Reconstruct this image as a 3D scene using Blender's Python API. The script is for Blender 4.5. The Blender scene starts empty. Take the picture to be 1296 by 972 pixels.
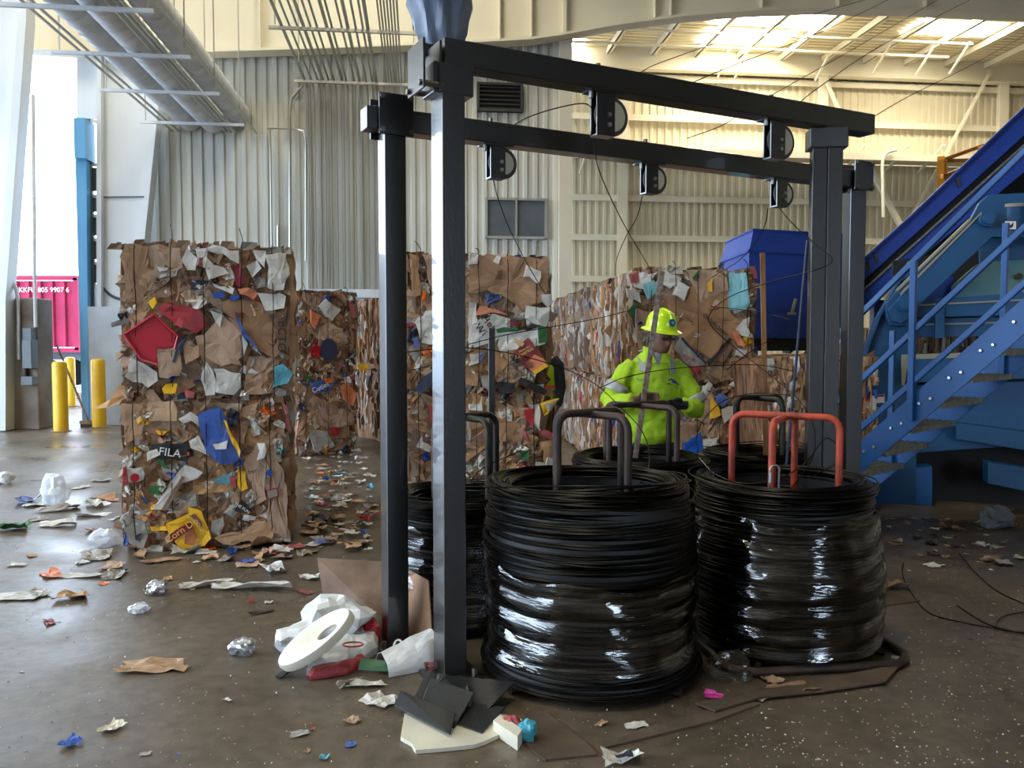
import bpy, bmesh, math, random
from mathutils import Vector, Matrix, noise as mnoise
from math import sin, cos, pi, radians as R

# ------------------------------------------------------------------ camera, world, exposure
SC = bpy.context.scene
COL = SC.collection
CAMZ, F, CX, CY, PITCH = 1.6, 1050.0, 648.0, 486.0, R(2.85)
cam = bpy.data.cameras.new('camera'); cam.sensor_width = 36.0; cam.lens = 36.0 * F / 1296.0
cam.clip_end = 300
camo = bpy.data.objects.new('camera', cam); COL.objects.link(camo)
camo.location = (0, 0, CAMZ); camo.rotation_euler = (pi / 2 - PITCH, 0, 0)
SC.camera = camo
wd = bpy.data.worlds.new('daylight'); SC.world = wd; wd.use_nodes = True
bg = wd.node_tree.nodes['Background']
bg.inputs[0].default_value = (0.66, 0.81, 1.0, 1); bg.inputs[1].default_value = 8.0
SC.view_settings.view_transform = 'Standard'; SC.view_settings.look = 'None'
SC.view_settings.gamma = 1.0; SC.view_settings.use_curve_mapping = False
SC.view_settings.exposure = 0.25
SKYLIGHT = 30.0
try:
    SC.cycles.use_denoising = True
    SC.cycles.max_bounces = 8; SC.cycles.diffuse_bounces = 4; SC.cycles.transparent_max_bounces = 12
    SC.cycles.sample_clamp_indirect = 6.0
except Exception:
    pass
rng = random.Random(7)

# ------------------------------------------------------------------ picture measurements -> points in the place
def ray(px, py):
    x, y = (px - CX) / F, -(py - CY) / F
    return Vector((x, cos(PITCH) + y * sin(PITCH), -sin(PITCH) + y * cos(PITCH)))
def at_z(px, py, z=0.0):
    d = ray(px, py); t = (z - CAMZ) / d.z
    return Vector((d.x * t, d.y * t, z))
def at_y(px, py, Y):
    d = ray(px, py); t = Y / d.y
    return Vector((d.x * t, Y, CAMZ + d.z * t))
def at_plane(px, py, O, yaw):
    """hit of the sight line with an upright plane through O whose horizontal direction has angle yaw; returns (s, z) on it"""
    n = Vector((-sin(yaw), cos(yaw), 0)); d = ray(px, py)
    t = (n.x * O[0] + n.y * O[1]) / n.dot(d)
    p = Vector((d.x * t, d.y * t, CAMZ + d.z * t))
    return ((p.x - O[0]) * cos(yaw) + (p.y - O[1]) * sin(yaw), p.z)
TH = R(6.5)                                              # the hall is turned a little against the camera
def hall(px, py, v):                                     # (u, z) on the hall's cross plane v
    O = (-v * sin(TH), v * cos(TH))
    return at_plane(px, py, O, TH)

# ------------------------------------------------------------------ materials
def lin(h):
    h = h.lstrip('#'); v = [int(h[i:i + 2], 16) / 255 for i in (0, 2, 4)]
    return tuple(c / 12.92 if c <= .04045 else ((c + .055) / 1.055) ** 2.4 for c in v)
MATS = {}
def mat(name, col, rough=.6, metal=0., col2=None, scale=8., bump=0., bscale=40., detail=4., vary=0., coat=0., stretch=None, emit=0., spec=None, ramp=None):
    if name in MATS: return MATS[name]
    m = bpy.data.materials.new(name); MATS[name] = m; m.use_nodes = True
    nt = m.node_tree; N = nt.nodes; L = nt.links; b = N['Principled BSDF']
    c1 = lin(col) if isinstance(col, str) else col
    b.inputs['Base Color'].default_value = (*c1, 1); b.inputs['Roughness'].default_value = rough
    b.inputs['Metallic'].default_value = metal; b.inputs['Coat Weight'].default_value = coat
    if spec is not None: b.inputs['Specular IOR Level'].default_value = spec
    src = None
    if col2 or bump:
        tc = N.new('ShaderNodeTexCoord'); mp = N.new('ShaderNodeMapping'); L.new(tc.outputs['Object'], mp.inputs[0])
        if stretch: mp.inputs['Scale'].default_value = stretch
    if col2:
        c2 = lin(col2) if isinstance(col2, str) else col2
        nz = N.new('ShaderNodeTexNoise'); nz.inputs['Scale'].default_value = scale; nz.inputs['Detail'].default_value = detail
        L.new(mp.outputs[0], nz.inputs['Vector'])
        rp = N.new('ShaderNodeValToRGB'); L.new(nz.outputs['Fac'], rp.inputs[0])
        e = rp.color_ramp.elements; e[0].position = .35; e[1].position = .65
        e[0].color = (*c1, 1); e[1].color = (*c2, 1)
        if ramp:
            e[0].position = ramp[0]; e[1].position = ramp[1]
        L.new(rp.outputs[0], b.inputs['Base Color']); src = rp.outputs[0]
    if vary:
        oi = N.new('ShaderNodeObjectInfo'); hs = N.new('ShaderNodeHueSaturation')
        mr = N.new('ShaderNodeMapRange'); L.new(oi.outputs['Random'], mr.inputs[0])
        mr.inputs[3].default_value = 1 - vary; mr.inputs[4].default_value = 1 + vary
        L.new(mr.outputs[0], hs.inputs['Value'])
        mt = N.new('ShaderNodeMath'); mt.operation = 'MULTIPLY'; mt.inputs[1].default_value = 7.31; L.new(oi.outputs['Random'], mt.inputs[0])
        fr = N.new('ShaderNodeMath'); fr.operation = 'FRACT'; L.new(mt.outputs[0], fr.inputs[0])
        m2 = N.new('ShaderNodeMapRange'); L.new(fr.outputs[0], m2.inputs[0]); m2.inputs[3].default_value = .75; m2.inputs[4].default_value = 1.1
        L.new(m2.outputs[0], hs.inputs['Saturation'])
        if src: L.new(src, hs.inputs['Color'])
        else: hs.inputs['Color'].default_value = (*c1, 1)
        L.new(hs.outputs[0], b.inputs['Base Color'])
    if bump:
        n2 = N.new('ShaderNodeTexNoise'); n2.inputs['Scale'].default_value = bscale; n2.inputs['Detail'].default_value = 3
        L.new(mp.outputs[0], n2.inputs['Vector'])
        bp = N.new('ShaderNodeBump'); bp.inputs['Strength'].default_value = bump; bp.inputs['Distance'].default_value = .02
        L.new(n2.outputs['Fac'], bp.inputs['Height']); L.new(bp.outputs[0], b.inputs['Normal'])
    if emit:
        b.inputs['Emission Color'].default_value = (*c1, 1); b.inputs['Emission Strength'].default_value = emit
    return m

M = dict(
    card=mat('cardboard', '#b18b6b', .85, col2='#957356', scale=5, bump=.25, bscale=9, vary=.22),
    card2=mat('dark_cardboard', '#8c6a4e', .85, col2='#70533c', scale=6, bump=.3, bscale=12, vary=.25),
    kraft=mat('kraft_paper', '#c09a74', .85, col2='#a5815c', scale=5, bump=.3, bscale=10, vary=.15),
    white=mat('white_paper', '#d9d6cf', .7, col2='#bdb8ae', scale=6, bump=.3, bscale=10, vary=.1),
    grey=mat('grey_paper', '#a7a29b', .75, col2='#8b857c', scale=6, bump=.3, bscale=10, vary=.2),
    red=mat('red_print', '#b3232b', .45, col2='#96202a', scale=4, bump=.1, vary=.1),
    tray=mat('red_plastic', '#b62a3c', .35, bump=.05, bscale=20),
    blue=mat('blue_print', '#1f58b5', .4, col2='#1a479a', scale=4, bump=.15, bscale=12, vary=.1),
    navy=mat('navy_print', '#22304f', .5, bump=.1, vary=.15),
    teal=mat('teal_print', '#3a93a5', .5, bump=.1, vary=.15),
    cyan=mat('pale_cyan_paper', '#8fcbd2', .7, col2='#7fbcc6', scale=6, bump=.15),
    yellow=mat('yellow_print', '#f0bd24', .4, col2='#e0aa1c', scale=5, bump=.2, bscale=14),
    orange=mat('orange_print', '#d76a22', .5, bump=.1, vary=.12),
    green=mat('green_print', '#22602f', .5, bump=.1, vary=.15),
    maroon=mat('maroon_print', '#7c2430', .5, bump=.1, vary=.1),
    black=mat('black_print', '#202022', .6, bump=.1),
    bag=mat('white_plastic_bag', '#dcdedd', .35, col2='#c6c9ca', scale=5, bump=.3, bscale=14),
    foil=mat('silver_film', '#b7bac0', .25, .6, bump=.4, bscale=16),
    wire=mat('black_annealed_wire', '#14130f', .34, .85, col2='#221c15', scale=3, spec=.5),
    winds=mat('wire_windings_steel', '#1b1a18', .36, .8, col2='#0c0b0b', scale=2.2, stretch=(1, 1, 5)),
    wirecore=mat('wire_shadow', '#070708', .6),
    frame=mat('black_paint', '#090a0d', .30, .0, bump=.05, bscale=60, col2='#0d0f13', scale=3, spec=1.0, coat=.6),
    bolt=mat('bolt_steel', '#6d6961', .4, .8),
    zinc=mat('zinc_steel', '#b9bcc0', .3, .9),
    nylon=mat('cream_nylon', '#cfc6ac', .5),
    rubber=mat('grey_rubber', '#46423c', .7),
    orangep=mat('worn_red_paint', '#b8462d', .5, .2, col2='#5a2a20', scale=7, ramp=(.45, .75)),
    rust=mat('rusty_brown_tube', '#4a3930', .55, .4, col2='#2c2422', scale=8),
    rust2=mat('black_tube_worn', '#26241f', .5, .5, col2='#4e4436', scale=9, ramp=(.5, .8)),
    royal=mat('royal_blue_paint', '#163f9c', .55, col2='#14388c', scale=2),
    steelblue=mat('baler_blue_paint', '#0e4d7a', .5, col2='#0c446c', scale=2, bump=.04, bscale=20),
    stairblue=mat('stair_blue_paint', '#125597', .45, col2='#104c88', scale=3),
    tan=mat('worn_edge_paint', '#8f8c76', .6),
    grating=mat('galvanised_grating', '#8d8d85', .6, .5, col2='#6e6d66', scale=18),
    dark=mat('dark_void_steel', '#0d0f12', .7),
    cream=mat('cream_wall_paint', '#d8ceb4', .6, col2='#cdc2a6', scale=.6),
    creamb=mat('cream_beam_paint', '#e0d8c2', .55, col2='#d6cdb5', scale=.5),
    wallw=mat('off_white_corrugated_paint', '#d3d2c8', .5, col2='#b9b7ac', scale=.5, stretch=(2, 1, .35)),
    whitewall=mat('white_column_paint', '#d9dde0', .6, col2='#cfd3d6', scale=.8),
    galv=mat('galvanised_duct', '#d6d8da', .45, .1, col2='#c4c7ca', scale=3),
    conduit=mat('conduit_steel', '#b5b3aa', .35, .7),
    conc=mat('dirty_concrete', '#8f8980', .9, col2='#6b5d52', scale=1.6, bump=.2, bscale=8),
    concw=mat('pale_concrete', '#b9bfc6', .85, col2='#a8adb3', scale=2),
    steelgrey=mat('grey_panel_paint', '#5b6166', .5, .2),
    lightblue=mat('light_blue_guard_paint', '#5fa2cf', .5),
    safety=mat('safety_yellow_paint', '#e2b41f', .45, col2='#d3a415', scale=3),
    pink=mat('faded_red_container_paint', '#a82a50', .85, col2='#982547', scale=1),
    glass=mat('dusty_window_glass', '#4a5257', .5, 0., col2='#5a6062', scale=2),
    louver=mat('dark_louver_metal', '#3d3c38', .6, .3),
    hiviz=mat('hi_vis_lime_cloth', '#a8c81e', .8, col2='#96b81a', scale=4, bump=.7, bscale=11),
    silver=mat('reflective_tape', '#a3a4a2', .4, .2),
    hat=mat('lime_hard_hat_plastic', '#c2e31d', .22, coat=.4),
    skin=mat('skin', '#6b4633', .55),
    glove=mat('brown_work_glove', '#5b4433', .85, bump=.3, bscale=30),
    gloveb=mat('black_glove_palm', '#191a1c', .7, bump=.3, bscale=30),
    trouser=mat('dark_trouser_cloth', '#23262d', .9, bump=.3, bscale=20),
    boot=mat('boot_leather', '#2c221b', .7),
    grayshirt=mat('grey_tshirt', '#8d8f92', .9),
    wood=mat('bare_timber', '#8f653d', .8, col2='#6e4a2b', scale=4, stretch=(6, 6, .6)),
    stick=mat('weathered_steel_bar', '#8b8177', .6, .2, col2='#5d4a3d', scale=30),
    tarp=mat('blue_grey_tarp', '#56657c', .4, col2='#747f90', scale=3, bump=.3, bscale=10),
    blackpl=mat('black_moulded_plastic', '#1b1d1e', .42, bump=.08, bscale=30),
    foam=mat('cream_foam_sheet', '#dcd6bf', .7, col2='#c8c2ae', scale=4),
    seat=mat('dirty_white_plastic', '#d9d2bf', .4, col2='#b9ae98', scale=5, ramp=(.5, .8)),
    pinkp=mat('magenta_plastic', '#d0399a', .4),
    handrail=mat('orange_rail_paint', '#d98d23', .5),
    text_w=mat('white_lettering', '#e6e4df', .6), text_k=mat('black_lettering', '#1d1f28', .7),
    text_r=mat('red_lettering', '#a8262b', .6), text_y=mat('yellow_lettering', '#e9c565', .6),
    text_b=mat('blue_lettering', '#1f4f8f', .6), text_g=mat('green_lettering', '#1e7a63', .6),
    mat=mat('dirty_flat_cardboard', '#5d4c3c', .9, col2='#493b2f', scale=5, bump=.2, bscale=20),
    photo=mat('product_picture', '#b5713a', .5, col2='#6b2f22', scale=9),
)
def film_material():
    m = bpy.data.materials.new('clear_stretch_film'); m.use_nodes = True
    nt = m.node_tree; N = nt.nodes; L = nt.links; N.clear()
    out = N.new('ShaderNodeOutputMaterial'); mix = N.new('ShaderNodeMixShader'); tr = N.new('ShaderNodeBsdfTransparent')
    gl = N.new('ShaderNodeBsdfAnisotropic' if hasattr(bpy.types, 'ShaderNodeBsdfAnisotropic') else 'ShaderNodeBsdfGlossy'); gl.inputs['Color'].default_value = (.85, .85, .85, 1); gl.inputs['Roughness'].default_value = .10
    tr.inputs[0].default_value = (.80, .80, .80, 1)
    tc = N.new('ShaderNodeTexCoord'); mp = N.new('ShaderNodeMapping'); mp.inputs['Scale'].default_value = (1, 1, 2.5)
    L.new(tc.outputs['Object'], mp.inputs[0])
    nz = N.new('ShaderNodeTexNoise'); nz.inputs['Scale'].default_value = 4; nz.inputs['Detail'].default_value = 5; nz.inputs['Distortion'].default_value = 1.2
    L.new(mp.outputs[0], nz.inputs['Vector'])
    mr = N.new('ShaderNodeMapRange'); mr.inputs[1].default_value = .40; mr.inputs[2].default_value = .75; mr.inputs[3].default_value = .05; mr.inputs[4].default_value = .22
    L.new(nz.outputs['Fac'], mr.inputs[0])
    lw = N.new('ShaderNodeLayerWeight'); lw.inputs[0].default_value = .15
    ad = N.new('ShaderNodeMath'); ad.operation = 'MULTIPLY_ADD'; ad.inputs[1].default_value = .4
    L.new(lw.outputs['Fresnel'], ad.inputs[0]); L.new(mr.outputs[0], ad.inputs[2])
    bp = N.new('ShaderNodeBump'); bp.inputs['Strength'].default_value = .55; bp.inputs['Distance'].default_value = .03
    n2 = N.new('ShaderNodeTexNoise'); n2.inputs['Scale'].default_value = 3.2; n2.inputs['Detail'].default_value = 3; n2.inputs['Distortion'].default_value = .6
    mp2 = N.new('ShaderNodeMapping'); mp2.inputs['Scale'].default_value = (1, 1, 6); L.new(tc.outputs['Object'], mp2.inputs[0])
    L.new(mp2.outputs[0], n2.inputs['Vector']); L.new(n2.outputs['Fac'], bp.inputs['Height']); L.new(bp.outputs[0], gl.inputs['Normal'])
    L.new(ad.outputs[0], mix.inputs[0]); L.new(tr.outputs[0], mix.inputs[1]); L.new(gl.outputs[0], mix.inputs[2]); L.new(mix.outputs[0], out.inputs[0])
    return m
M['film'] = film_material()
def clear_glass():
    m = bpy.data.materials.new('translucent_plastic_bag'); m.use_nodes = True
    b = m.node_tree.nodes['Principled BSDF']; b.inputs['Base Color'].default_value = (.75, .8, .85, 1); b.inputs['Roughness'].default_value = .25
    b.inputs['Alpha'].default_value = .62
    return m
M['clearbag'] = clear_glass()
def emitter(name, col, s):
    m = bpy.data.materials.new(name); m.use_nodes = True; N = m.node_tree.nodes; N.clear()
    o = N.new('ShaderNodeOutputMaterial'); e = N.new('ShaderNodeEmission'); e.inputs[0].default_value = (*col, 1); e.inputs[1].default_value = s
    m.node_tree.links.new(e.outputs[0], o.inputs[0]); return m
M['skylight'] = emitter('skylight_and_fill_glow', (1.0, .93, .74), SKYLIGHT)
def floor_material():
    m = bpy.data.materials.new('stained_concrete_floor'); m.use_nodes = True
    nt = m.node_tree; N = nt.nodes; L = nt.links; b = N['Principled BSDF']
    tc = N.new('ShaderNodeTexCoord')
    n1 = N.new('ShaderNodeTexNoise'); n1.inputs['Scale'].default_value = .55; n1.inputs['Detail'].default_value = 8; n1.inputs['Roughness'].default_value = .65
    L.new(tc.outputs['Object'], n1.inputs['Vector'])
    r1 = N.new('ShaderNodeValToRGB'); e = r1.color_ramp.elements
    e[0].position = .3; e[0].color = (*lin('#4b4238'), 1); e[1].position = .72; e[1].color = (*lin('#7b6d5b'), 1)
    L.new(n1.outputs['Fac'], r1.inputs[0])
    n2 = N.new('ShaderNodeTexNoise'); n2.inputs['Scale'].default_value = 14; n2.inputs['Detail'].default_value = 6
    L.new(tc.outputs['Object'], n2.inputs['Vector'])
    r2 = N.new('ShaderNodeValToRGB'); e = r2.color_ramp.elements; e[0].position = .3; e[0].color = (.62, .6, .57, 1); e[1].position = .62; e[1].color = (1, 1, 1, 1)
    L.new(n2.outputs['Fac'], r2.inputs[0])
    mx = N.new('ShaderNodeMixRGB'); mx.blend_type = 'MULTIPLY'; mx.inputs[0].default_value = 1
    L.new(r1.outputs[0], mx.inputs[1]); L.new(r2.outputs[0], mx.inputs[2]); L.new(mx.outputs[0], b.inputs['Base Color'])
    n3 = N.new('ShaderNodeTexNoise'); n3.inputs['Scale'].default_value = .9; n3.inputs['Detail'].default_value = 7
    L.new(tc.outputs['Object'], n3.inputs['Vector'])
    mr = N.new('ShaderNodeMapRange'); mr.inputs[1].default_value = .35; mr.inputs[2].default_value = .65; mr.inputs[3].default_value = .22; mr.inputs[4].default_value = .5
    L.new(n3.outputs['Fac'], mr.inputs[0]); L.new(mr.outputs[0], b.inputs['Roughness'])
    bp = N.new('ShaderNodeBump'); bp.inputs['Strength'].default_value = .12; bp.inputs['Distance'].default_value = .02
    L.new(n2.outputs['Fac'], bp.inputs['Height']); L.new(bp.outputs[0], b.inputs['Normal'])
    return m
M['floor'] = floor_material()
def strata_material():
    m = bpy.data.materials.new('compressed_waste'); m.use_nodes = True
    nt = m.node_tree; N = nt.nodes; L = nt.links; b = N['Principled BSDF']; b.inputs['Roughness'].default_value = .9
    tc = N.new('ShaderNodeTexCoord'); mp = N.new('ShaderNodeMapping'); mp.inputs['Scale'].default_value = (22, 22, 3.0); L.new(tc.outputs['Object'], mp.inputs[0])
    n = N.new('ShaderNodeTexNoise'); n.inputs['Scale'].default_value = 1.0; n.inputs['Detail'].default_value = 7; n.inputs['Distortion'].default_value = .6
    L.new(mp.outputs[0], n.inputs['Vector'])
    rp = N.new('ShaderNodeValToRGB'); L.new(n.outputs['Fac'], rp.inputs[0]); cr = rp.color_ramp
    cr.elements[0].position = .25; cr.elements[0].color = (*lin('#2c2019'), 1); cr.elements[1].position = .8; cr.elements[1].color = (*lin('#cbc3b8'), 1)
    for p, c in ((.42, '#6a4a34'), (.52, '#8c6446'), (.6, '#a57c58'), (.66, '#5c4230')):
        e = cr.elements.new(p); e.color = (*lin(c), 1)
    L.new(rp.outputs[0], b.inputs['Base Color'])
    bp = N.new('ShaderNodeBump'); bp.inputs['Strength'].default_value = .9; bp.inputs['Distance'].default_value = .03
    L.new(n.outputs['Fac'], bp.inputs['Height']); L.new(bp.outputs[0], b.inputs['Normal'])
    return m
M['strata'] = strata_material()

# ------------------------------------------------------------------ mesh helpers
class MB:
    def __init__(s): s.v = []; s.f = []; s.m = []
    def add(s, vs, fs, mi=0):
        o = len(s.v); s.v += [tuple(v) for v in vs]
        s.f += [tuple(i + o for i in f) for f in fs]; s.m += [mi] * len(fs); return s
    def box(s, c, d, rz=0., mi=0, mtx=None):
        hx, hy, hz = d[0] / 2, d[1] / 2, d[2] / 2; c = Vector(c)
        rot = mtx if mtx else Matrix.Rotation(rz, 3, 'Z')
        vs = [c + rot @ Vector((x * hx, y * hy, z * hz)) for x in (-1, 1) for y in (-1, 1) for z in (-1, 1)]
        return s.add(vs, [(0, 1, 3, 2), (4, 6, 7, 5), (0, 4, 5, 1), (2, 3, 7, 6), (0, 2, 6, 4), (1, 5, 7, 3)], mi)
    def bar(s, a, b, w, h=None, mi=0, up=(0, 0, 1)):
        a, b = Vector(a), Vector(b); d = b - a; L = d.length; d.normalize(); h = h or w
        u = Vector(up)
        if abs(d.dot(u)) > .97: u = Vector((0, 1, 0))
        x = d.cross(u).normalized(); y = x.cross(d).normalized()
        return s.box((a + b) / 2, (w, L, h), mtx=Matrix((x, d, y)).transposed(), mi=mi)
    def cyl(s, a, b, r, n=14, r2=None, mi=0, cap=True):
        a, b = Vector(a), Vector(b); d = (b - a).normalized(); r2 = r if r2 is None else r2
        u = Vector((0, 0, 1)) if abs(d.z) < .9 else Vector((1, 0, 0))
        x = d.cross(u).normalized(); y = d.cross(x).normalized(); vs = []
        for k in range(n):
            t = 2 * pi * k / n; q = x * cos(t) + y * sin(t); vs += [a + q * r, b + q * r2]
        fs = [(2 * k, 2 * k + 1, (2 * k + 3) % (2 * n), (2 * k + 2) % (2 * n)) for k in range(n)]
        if cap: fs += [tuple(range(0, 2 * n, 2))[::-1], tuple(range(1, 2 * n, 2))]
        return s.add(vs, fs, mi)
    def tube(s, pts, r, n=8, mi=0, closed=False, cap=True):
        pts = [Vector(p) for p in pts]; m = len(pts); vs = []; px = None
        rr = r if isinstance(r, (list, tuple)) else [r] * m
        for i, p in enumerate(pts):
            if closed: d = pts[(i + 1) % m] - pts[i - 1]
            else: d = pts[min(i + 1, m - 1)] - pts[max(i - 1, 0)]
            d.normalize()
            if px is None:
                u = Vector((0, 0, 1)) if abs(d.z) < .9 else Vector((1, 0, 0)); px = d.cross(u).normalized()
            else:
                px = (px - d * px.dot(d)).normalized()
            y = d.cross(px)
            for k in range(n):
                t = 2 * pi * k / n; vs.append(p + (px * cos(t) + y * sin(t)) * rr[i])
        fs = []
        for i in range(m if closed else m - 1):
            a, b = i * n, ((i + 1) % m) * n
            fs += [(a + k, a + (k + 1) % n, b + (k + 1) % n, b + k) for k in range(n)]
        if not closed and cap: fs += [tuple(range(n))[::-1], tuple(range((m - 1) * n, m * n))]
        return s.add(vs, fs, mi)
    def prism(s, poly, fn0, fn1, mi=0):
        n = len(poly); vs = [fn0(p) for p in poly] + [fn1(p) for p in poly]
        return s.add(vs, [tuple(range(n)), tuple(range(2 * n - 1, n - 1, -1))] + [(k, k + n, (k + 1) % n + n, (k + 1) % n) for k in range(n)], mi)
    def lathe(s, prof, n=32, mi=0, c=(0, 0, 0)):
        vs = []
        for r, z in prof:
            vs += [(c[0] + r * cos(2 * pi * k / n), c[1] + r * sin(2 * pi * k / n), c[2] + z) for k in range(n)]
        fs = []
        for i in range(len(prof) - 1):
            fs += [(i * n + k, i * n + (k + 1) % n, (i + 1) * n + (k + 1) % n, (i + 1) * n + k) for k in range(n)]
        return s.add(vs, fs, mi)
    def rings(s, rings, n=18, mi=0):
        """closed loft: rings = [(center, ax, ay)] with ax, ay half-axis vectors"""
        vs = []
        for c, ax, ay in rings:
            c, ax, ay = Vector(c), Vector(ax), Vector(ay)
            vs += [c + ax * cos(2 * pi * k / n) + ay * sin(2 * pi * k / n) for k in range(n)]
        fs = []
        for i in range(len(rings) - 1):
            fs += [(i * n + k, i * n + (k + 1) % n, (i + 1) * n + (k + 1) % n, (i + 1) * n + k) for k in range(n)]
        fs += [tuple(range(n))[::-1], tuple(range((len(rings) - 1) * n, len(rings) * n))]
        return s.add(vs, fs, mi)
    def limb(s, pts, radii, n=14, mi=0): return s.tube(pts, list(radii), n, mi)
    def mesh(s, name, mats, smooth=False):
        me = bpy.data.meshes.new(name); me.from_pydata(s.v, [], s.f)
        mats = mats if isinstance(mats, (list, tuple)) else [mats]
        for m in mats: me.materials.append(m)
        if len(mats) > 1: me.polygons.foreach_set('material_index', s.m)
        if smooth:
            me.polygons.foreach_set('use_smooth', [True] * len(me.polygons))
            try: me.set_sharp_from_angle(angle=R(40))
            except Exception: pass
        me.update(); return me
    def build(s, name, mats, parent=None, smooth=False, world=False):
        if world and parent is not None:
            inv = Matrix.LocRotScale(parent.location, parent.rotation_euler, None).inverted()
            s.v = [tuple(inv @ Vector(v)) for v in s.v]
        o = bpy.data.objects.new(name, s.mesh(name, mats, smooth)); COL.objects.link(o); o.parent = parent
        return o
def fixn(o):
    bm = bmesh.new(); bm.from_mesh(o.data); bmesh.ops.recalc_face_normals(bm, faces=bm.faces); bm.to_mesh(o.data); bm.free(); return o
def bevel(o, w=.006, seg=2):
    md = o.modifiers.new('edge', 'BEVEL'); md.width = w; md.segments = seg; md.limit_method = 'ANGLE'; return o
def tag(o, label, cat=None, group=None, kind=None):
    o['label'] = label
    if cat: o['category'] = cat
    if group: o['group'] = group
    if kind: o['kind'] = kind
    return o
def thing(name, label, cat, loc=(0, 0, 0), rz=0., group=None, kind=None):
    o = bpy.data.objects.new(name, None); COL.objects.link(o); o.location = loc; o.rotation_euler = (0, 0, rz)
    o.empty_display_size = .1
    return tag(o, label, cat, group, kind)
def inst(name, me, parent, mtx, m=None):
    o = bpy.data.objects.new(name, me); COL.objects.link(o); o.parent = parent; o.matrix_local = mtx
    if m is not None:
        o.material_slots[0].link = 'OBJECT'; o.material_slots[0].material = m
    return o
def text(name, body, size, m, parent, mtx, depth=.0015):
    cu = bpy.data.curves.new(name, 'FONT'); cu.body = body; cu.size = size; cu.extrude = depth; cu.align_x = 'CENTER'; cu.align_y = 'CENTER'; cu.resolution_u = 3
    t = bpy.data.objects.new(name, cu); COL.objects.link(t); bpy.context.view_layer.update()
    me = bpy.data.meshes.new_from_object(t.evaluated_get(bpy.context.evaluated_depsgraph_get())); bpy.data.objects.remove(t)
    me.materials.clear(); me.materials.append(m); o = bpy.data.objects.new(name, me); COL.objects.link(o); o.parent = parent; o.matrix_local = mtx; return o
def spline(pts, per=8):
    pts = [Vector(p) for p in pts]; P = [pts[0] * 2 - pts[1]] + pts + [pts[-1] * 2 - pts[-2]]; out = []
    for i in range(1, len(P) - 2):
        for k in range(per):
            t = k / per; a, b, c, d = P[i - 1], P[i], P[i + 1], P[i + 2]
            out.append(.5 * ((2 * b) + (c - a) * t + (2 * a - 5 * b + 4 * c - d) * t * t + (3 * b - a - 3 * c + d) * t ** 3))
    out.append(pts[-1]); return out

# ================================================================== the setting
fl = MB(); fl.add([(-14, -12, 0), (28, -12, 0), (28, 34, 0), (-14, 34, 0)], [(0, 1, 2, 3)])
fo = fl.build('floor', M['floor']); tag(fo, 'stained grey brown concrete floor of the recycling hall', kind='structure')
yard = MB(); yard.add([(-120, -60, -.03), (60, -60, -.03), (60, 140, -.03), (-120, 140, -.03)], [(0, 1, 2, 3)])
tag(yard.build('ground', M['concw']), 'pale concrete yard outside the open doorway', kind='structure')

def corr(w, h, pitch, depth, n=None):
    """a ribbed metal sheet in the x-z plane, ribs standing proud towards -y"""
    mb = MB(); k = max(1, round(w / pitch)); p = w / k; xs = []
    for i in range(k):
        for fx, fy in ((0, 0), (.45, 0), (.55, -depth), (.9, -depth)): xs.append(((i + fx) * p, fy))
    xs.append((w, 0)); vs = []
    for x, y in xs: vs += [(x, y, 0), (x, y, h)]
    mb.add(vs, [(2 * i, 2 * i + 2, 2 * i + 3, 2 * i + 1) for i in range(len(xs) - 1)])
    return mb
VB = 17.6
u_l, _ = hall(176, 300, VB); u_r, _ = hall(706, 300, VB)
wb = thing('wall_back', 'off-white ribbed metal wall behind the bales', None, (0, 0, 0), TH, kind='structure')
npan = 10; pw = (u_r - u_l) / npan
pm = corr(pw + .003, 9.3, .225, .045).mesh('wall_panel', M['wallw'])
for i in range(npan):
    inst('wall_panel', pm, wb, Matrix.Translation((u_l + i * pw, VB, 0)))
e = MB(); e.box(((u_l + u_r) / 2, VB + .12, 4.7), (u_r - u_l, .06, 9.6)); e.build('leak_stop_sheet', M['wallw'], wb)  # hidden sheet added to stop daylight leaking between the panels
e = MB(); e.box((u_r + .12, VB - .1, 4.6), (.26, .3, 9.2)); e.build('corner_trim', M['creamb'], wb)
e = MB(); a = hall(385, 366, VB - .1); b = hall(480, 377, VB - .1)
e.box(((a[0] + b[0]) / 2, VB - .12, (a[1] + b[1]) / 2), (b[0] - a[0], .14, a[1] - b[1])); e.build('cable_trough', M['galv'], wb)
def rect(p0, p1, v):
    a = hall(*p0, v); b = hall(*p1, v); return a[0], b[0], b[1], a[1]          # u0 u1 z0 z1
# sliding window in the ribbed wall
u0, u1, z0, z1 = rect((614, 250), (692, 303), VB - .08)
wn = thing('window_1', 'aluminium sliding window in the ribbed metal wall', None, (0, 0, 0), TH, kind='structure')
t = .05
for nm, c, d in (('window_frame', ((u0 + u1) / 2, VB - .08, z1 - t / 2), (u1 - u0, .1, t)), ('window_frame', ((u0 + u1) / 2, VB - .08, z0 + t / 2), (u1 - u0, .1, t)),
                 ('window_frame', (u0 + t / 2, VB - .08, (z0 + z1) / 2), (t, .1, z1 - z0)), ('window_frame', (u1 - t / 2, VB - .08, (z0 + z1) / 2), (t, .1, z1 - z0)),
                 ('window_frame', ((u0 + u1) / 2, VB - .08, (z0 + z1) / 2), (t * .8, .1, z1 - z0))):
    k = MB(); k.box(c, d); k.build(nm, M['conduit'], wn)
for s in (0, 1):
    k = MB(); k.box((u0 + (u1 - u0) * (.25 + .5 * s), VB - .07, (z0 + z1) / 2), ((u1 - u0) / 2 - t, .02, z1 - z0 - t)); k.build('pane', M['glass'], wn)
u0, u1, z0, z1 = rect((605, 106), (660, 141), VB - .1)
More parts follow.
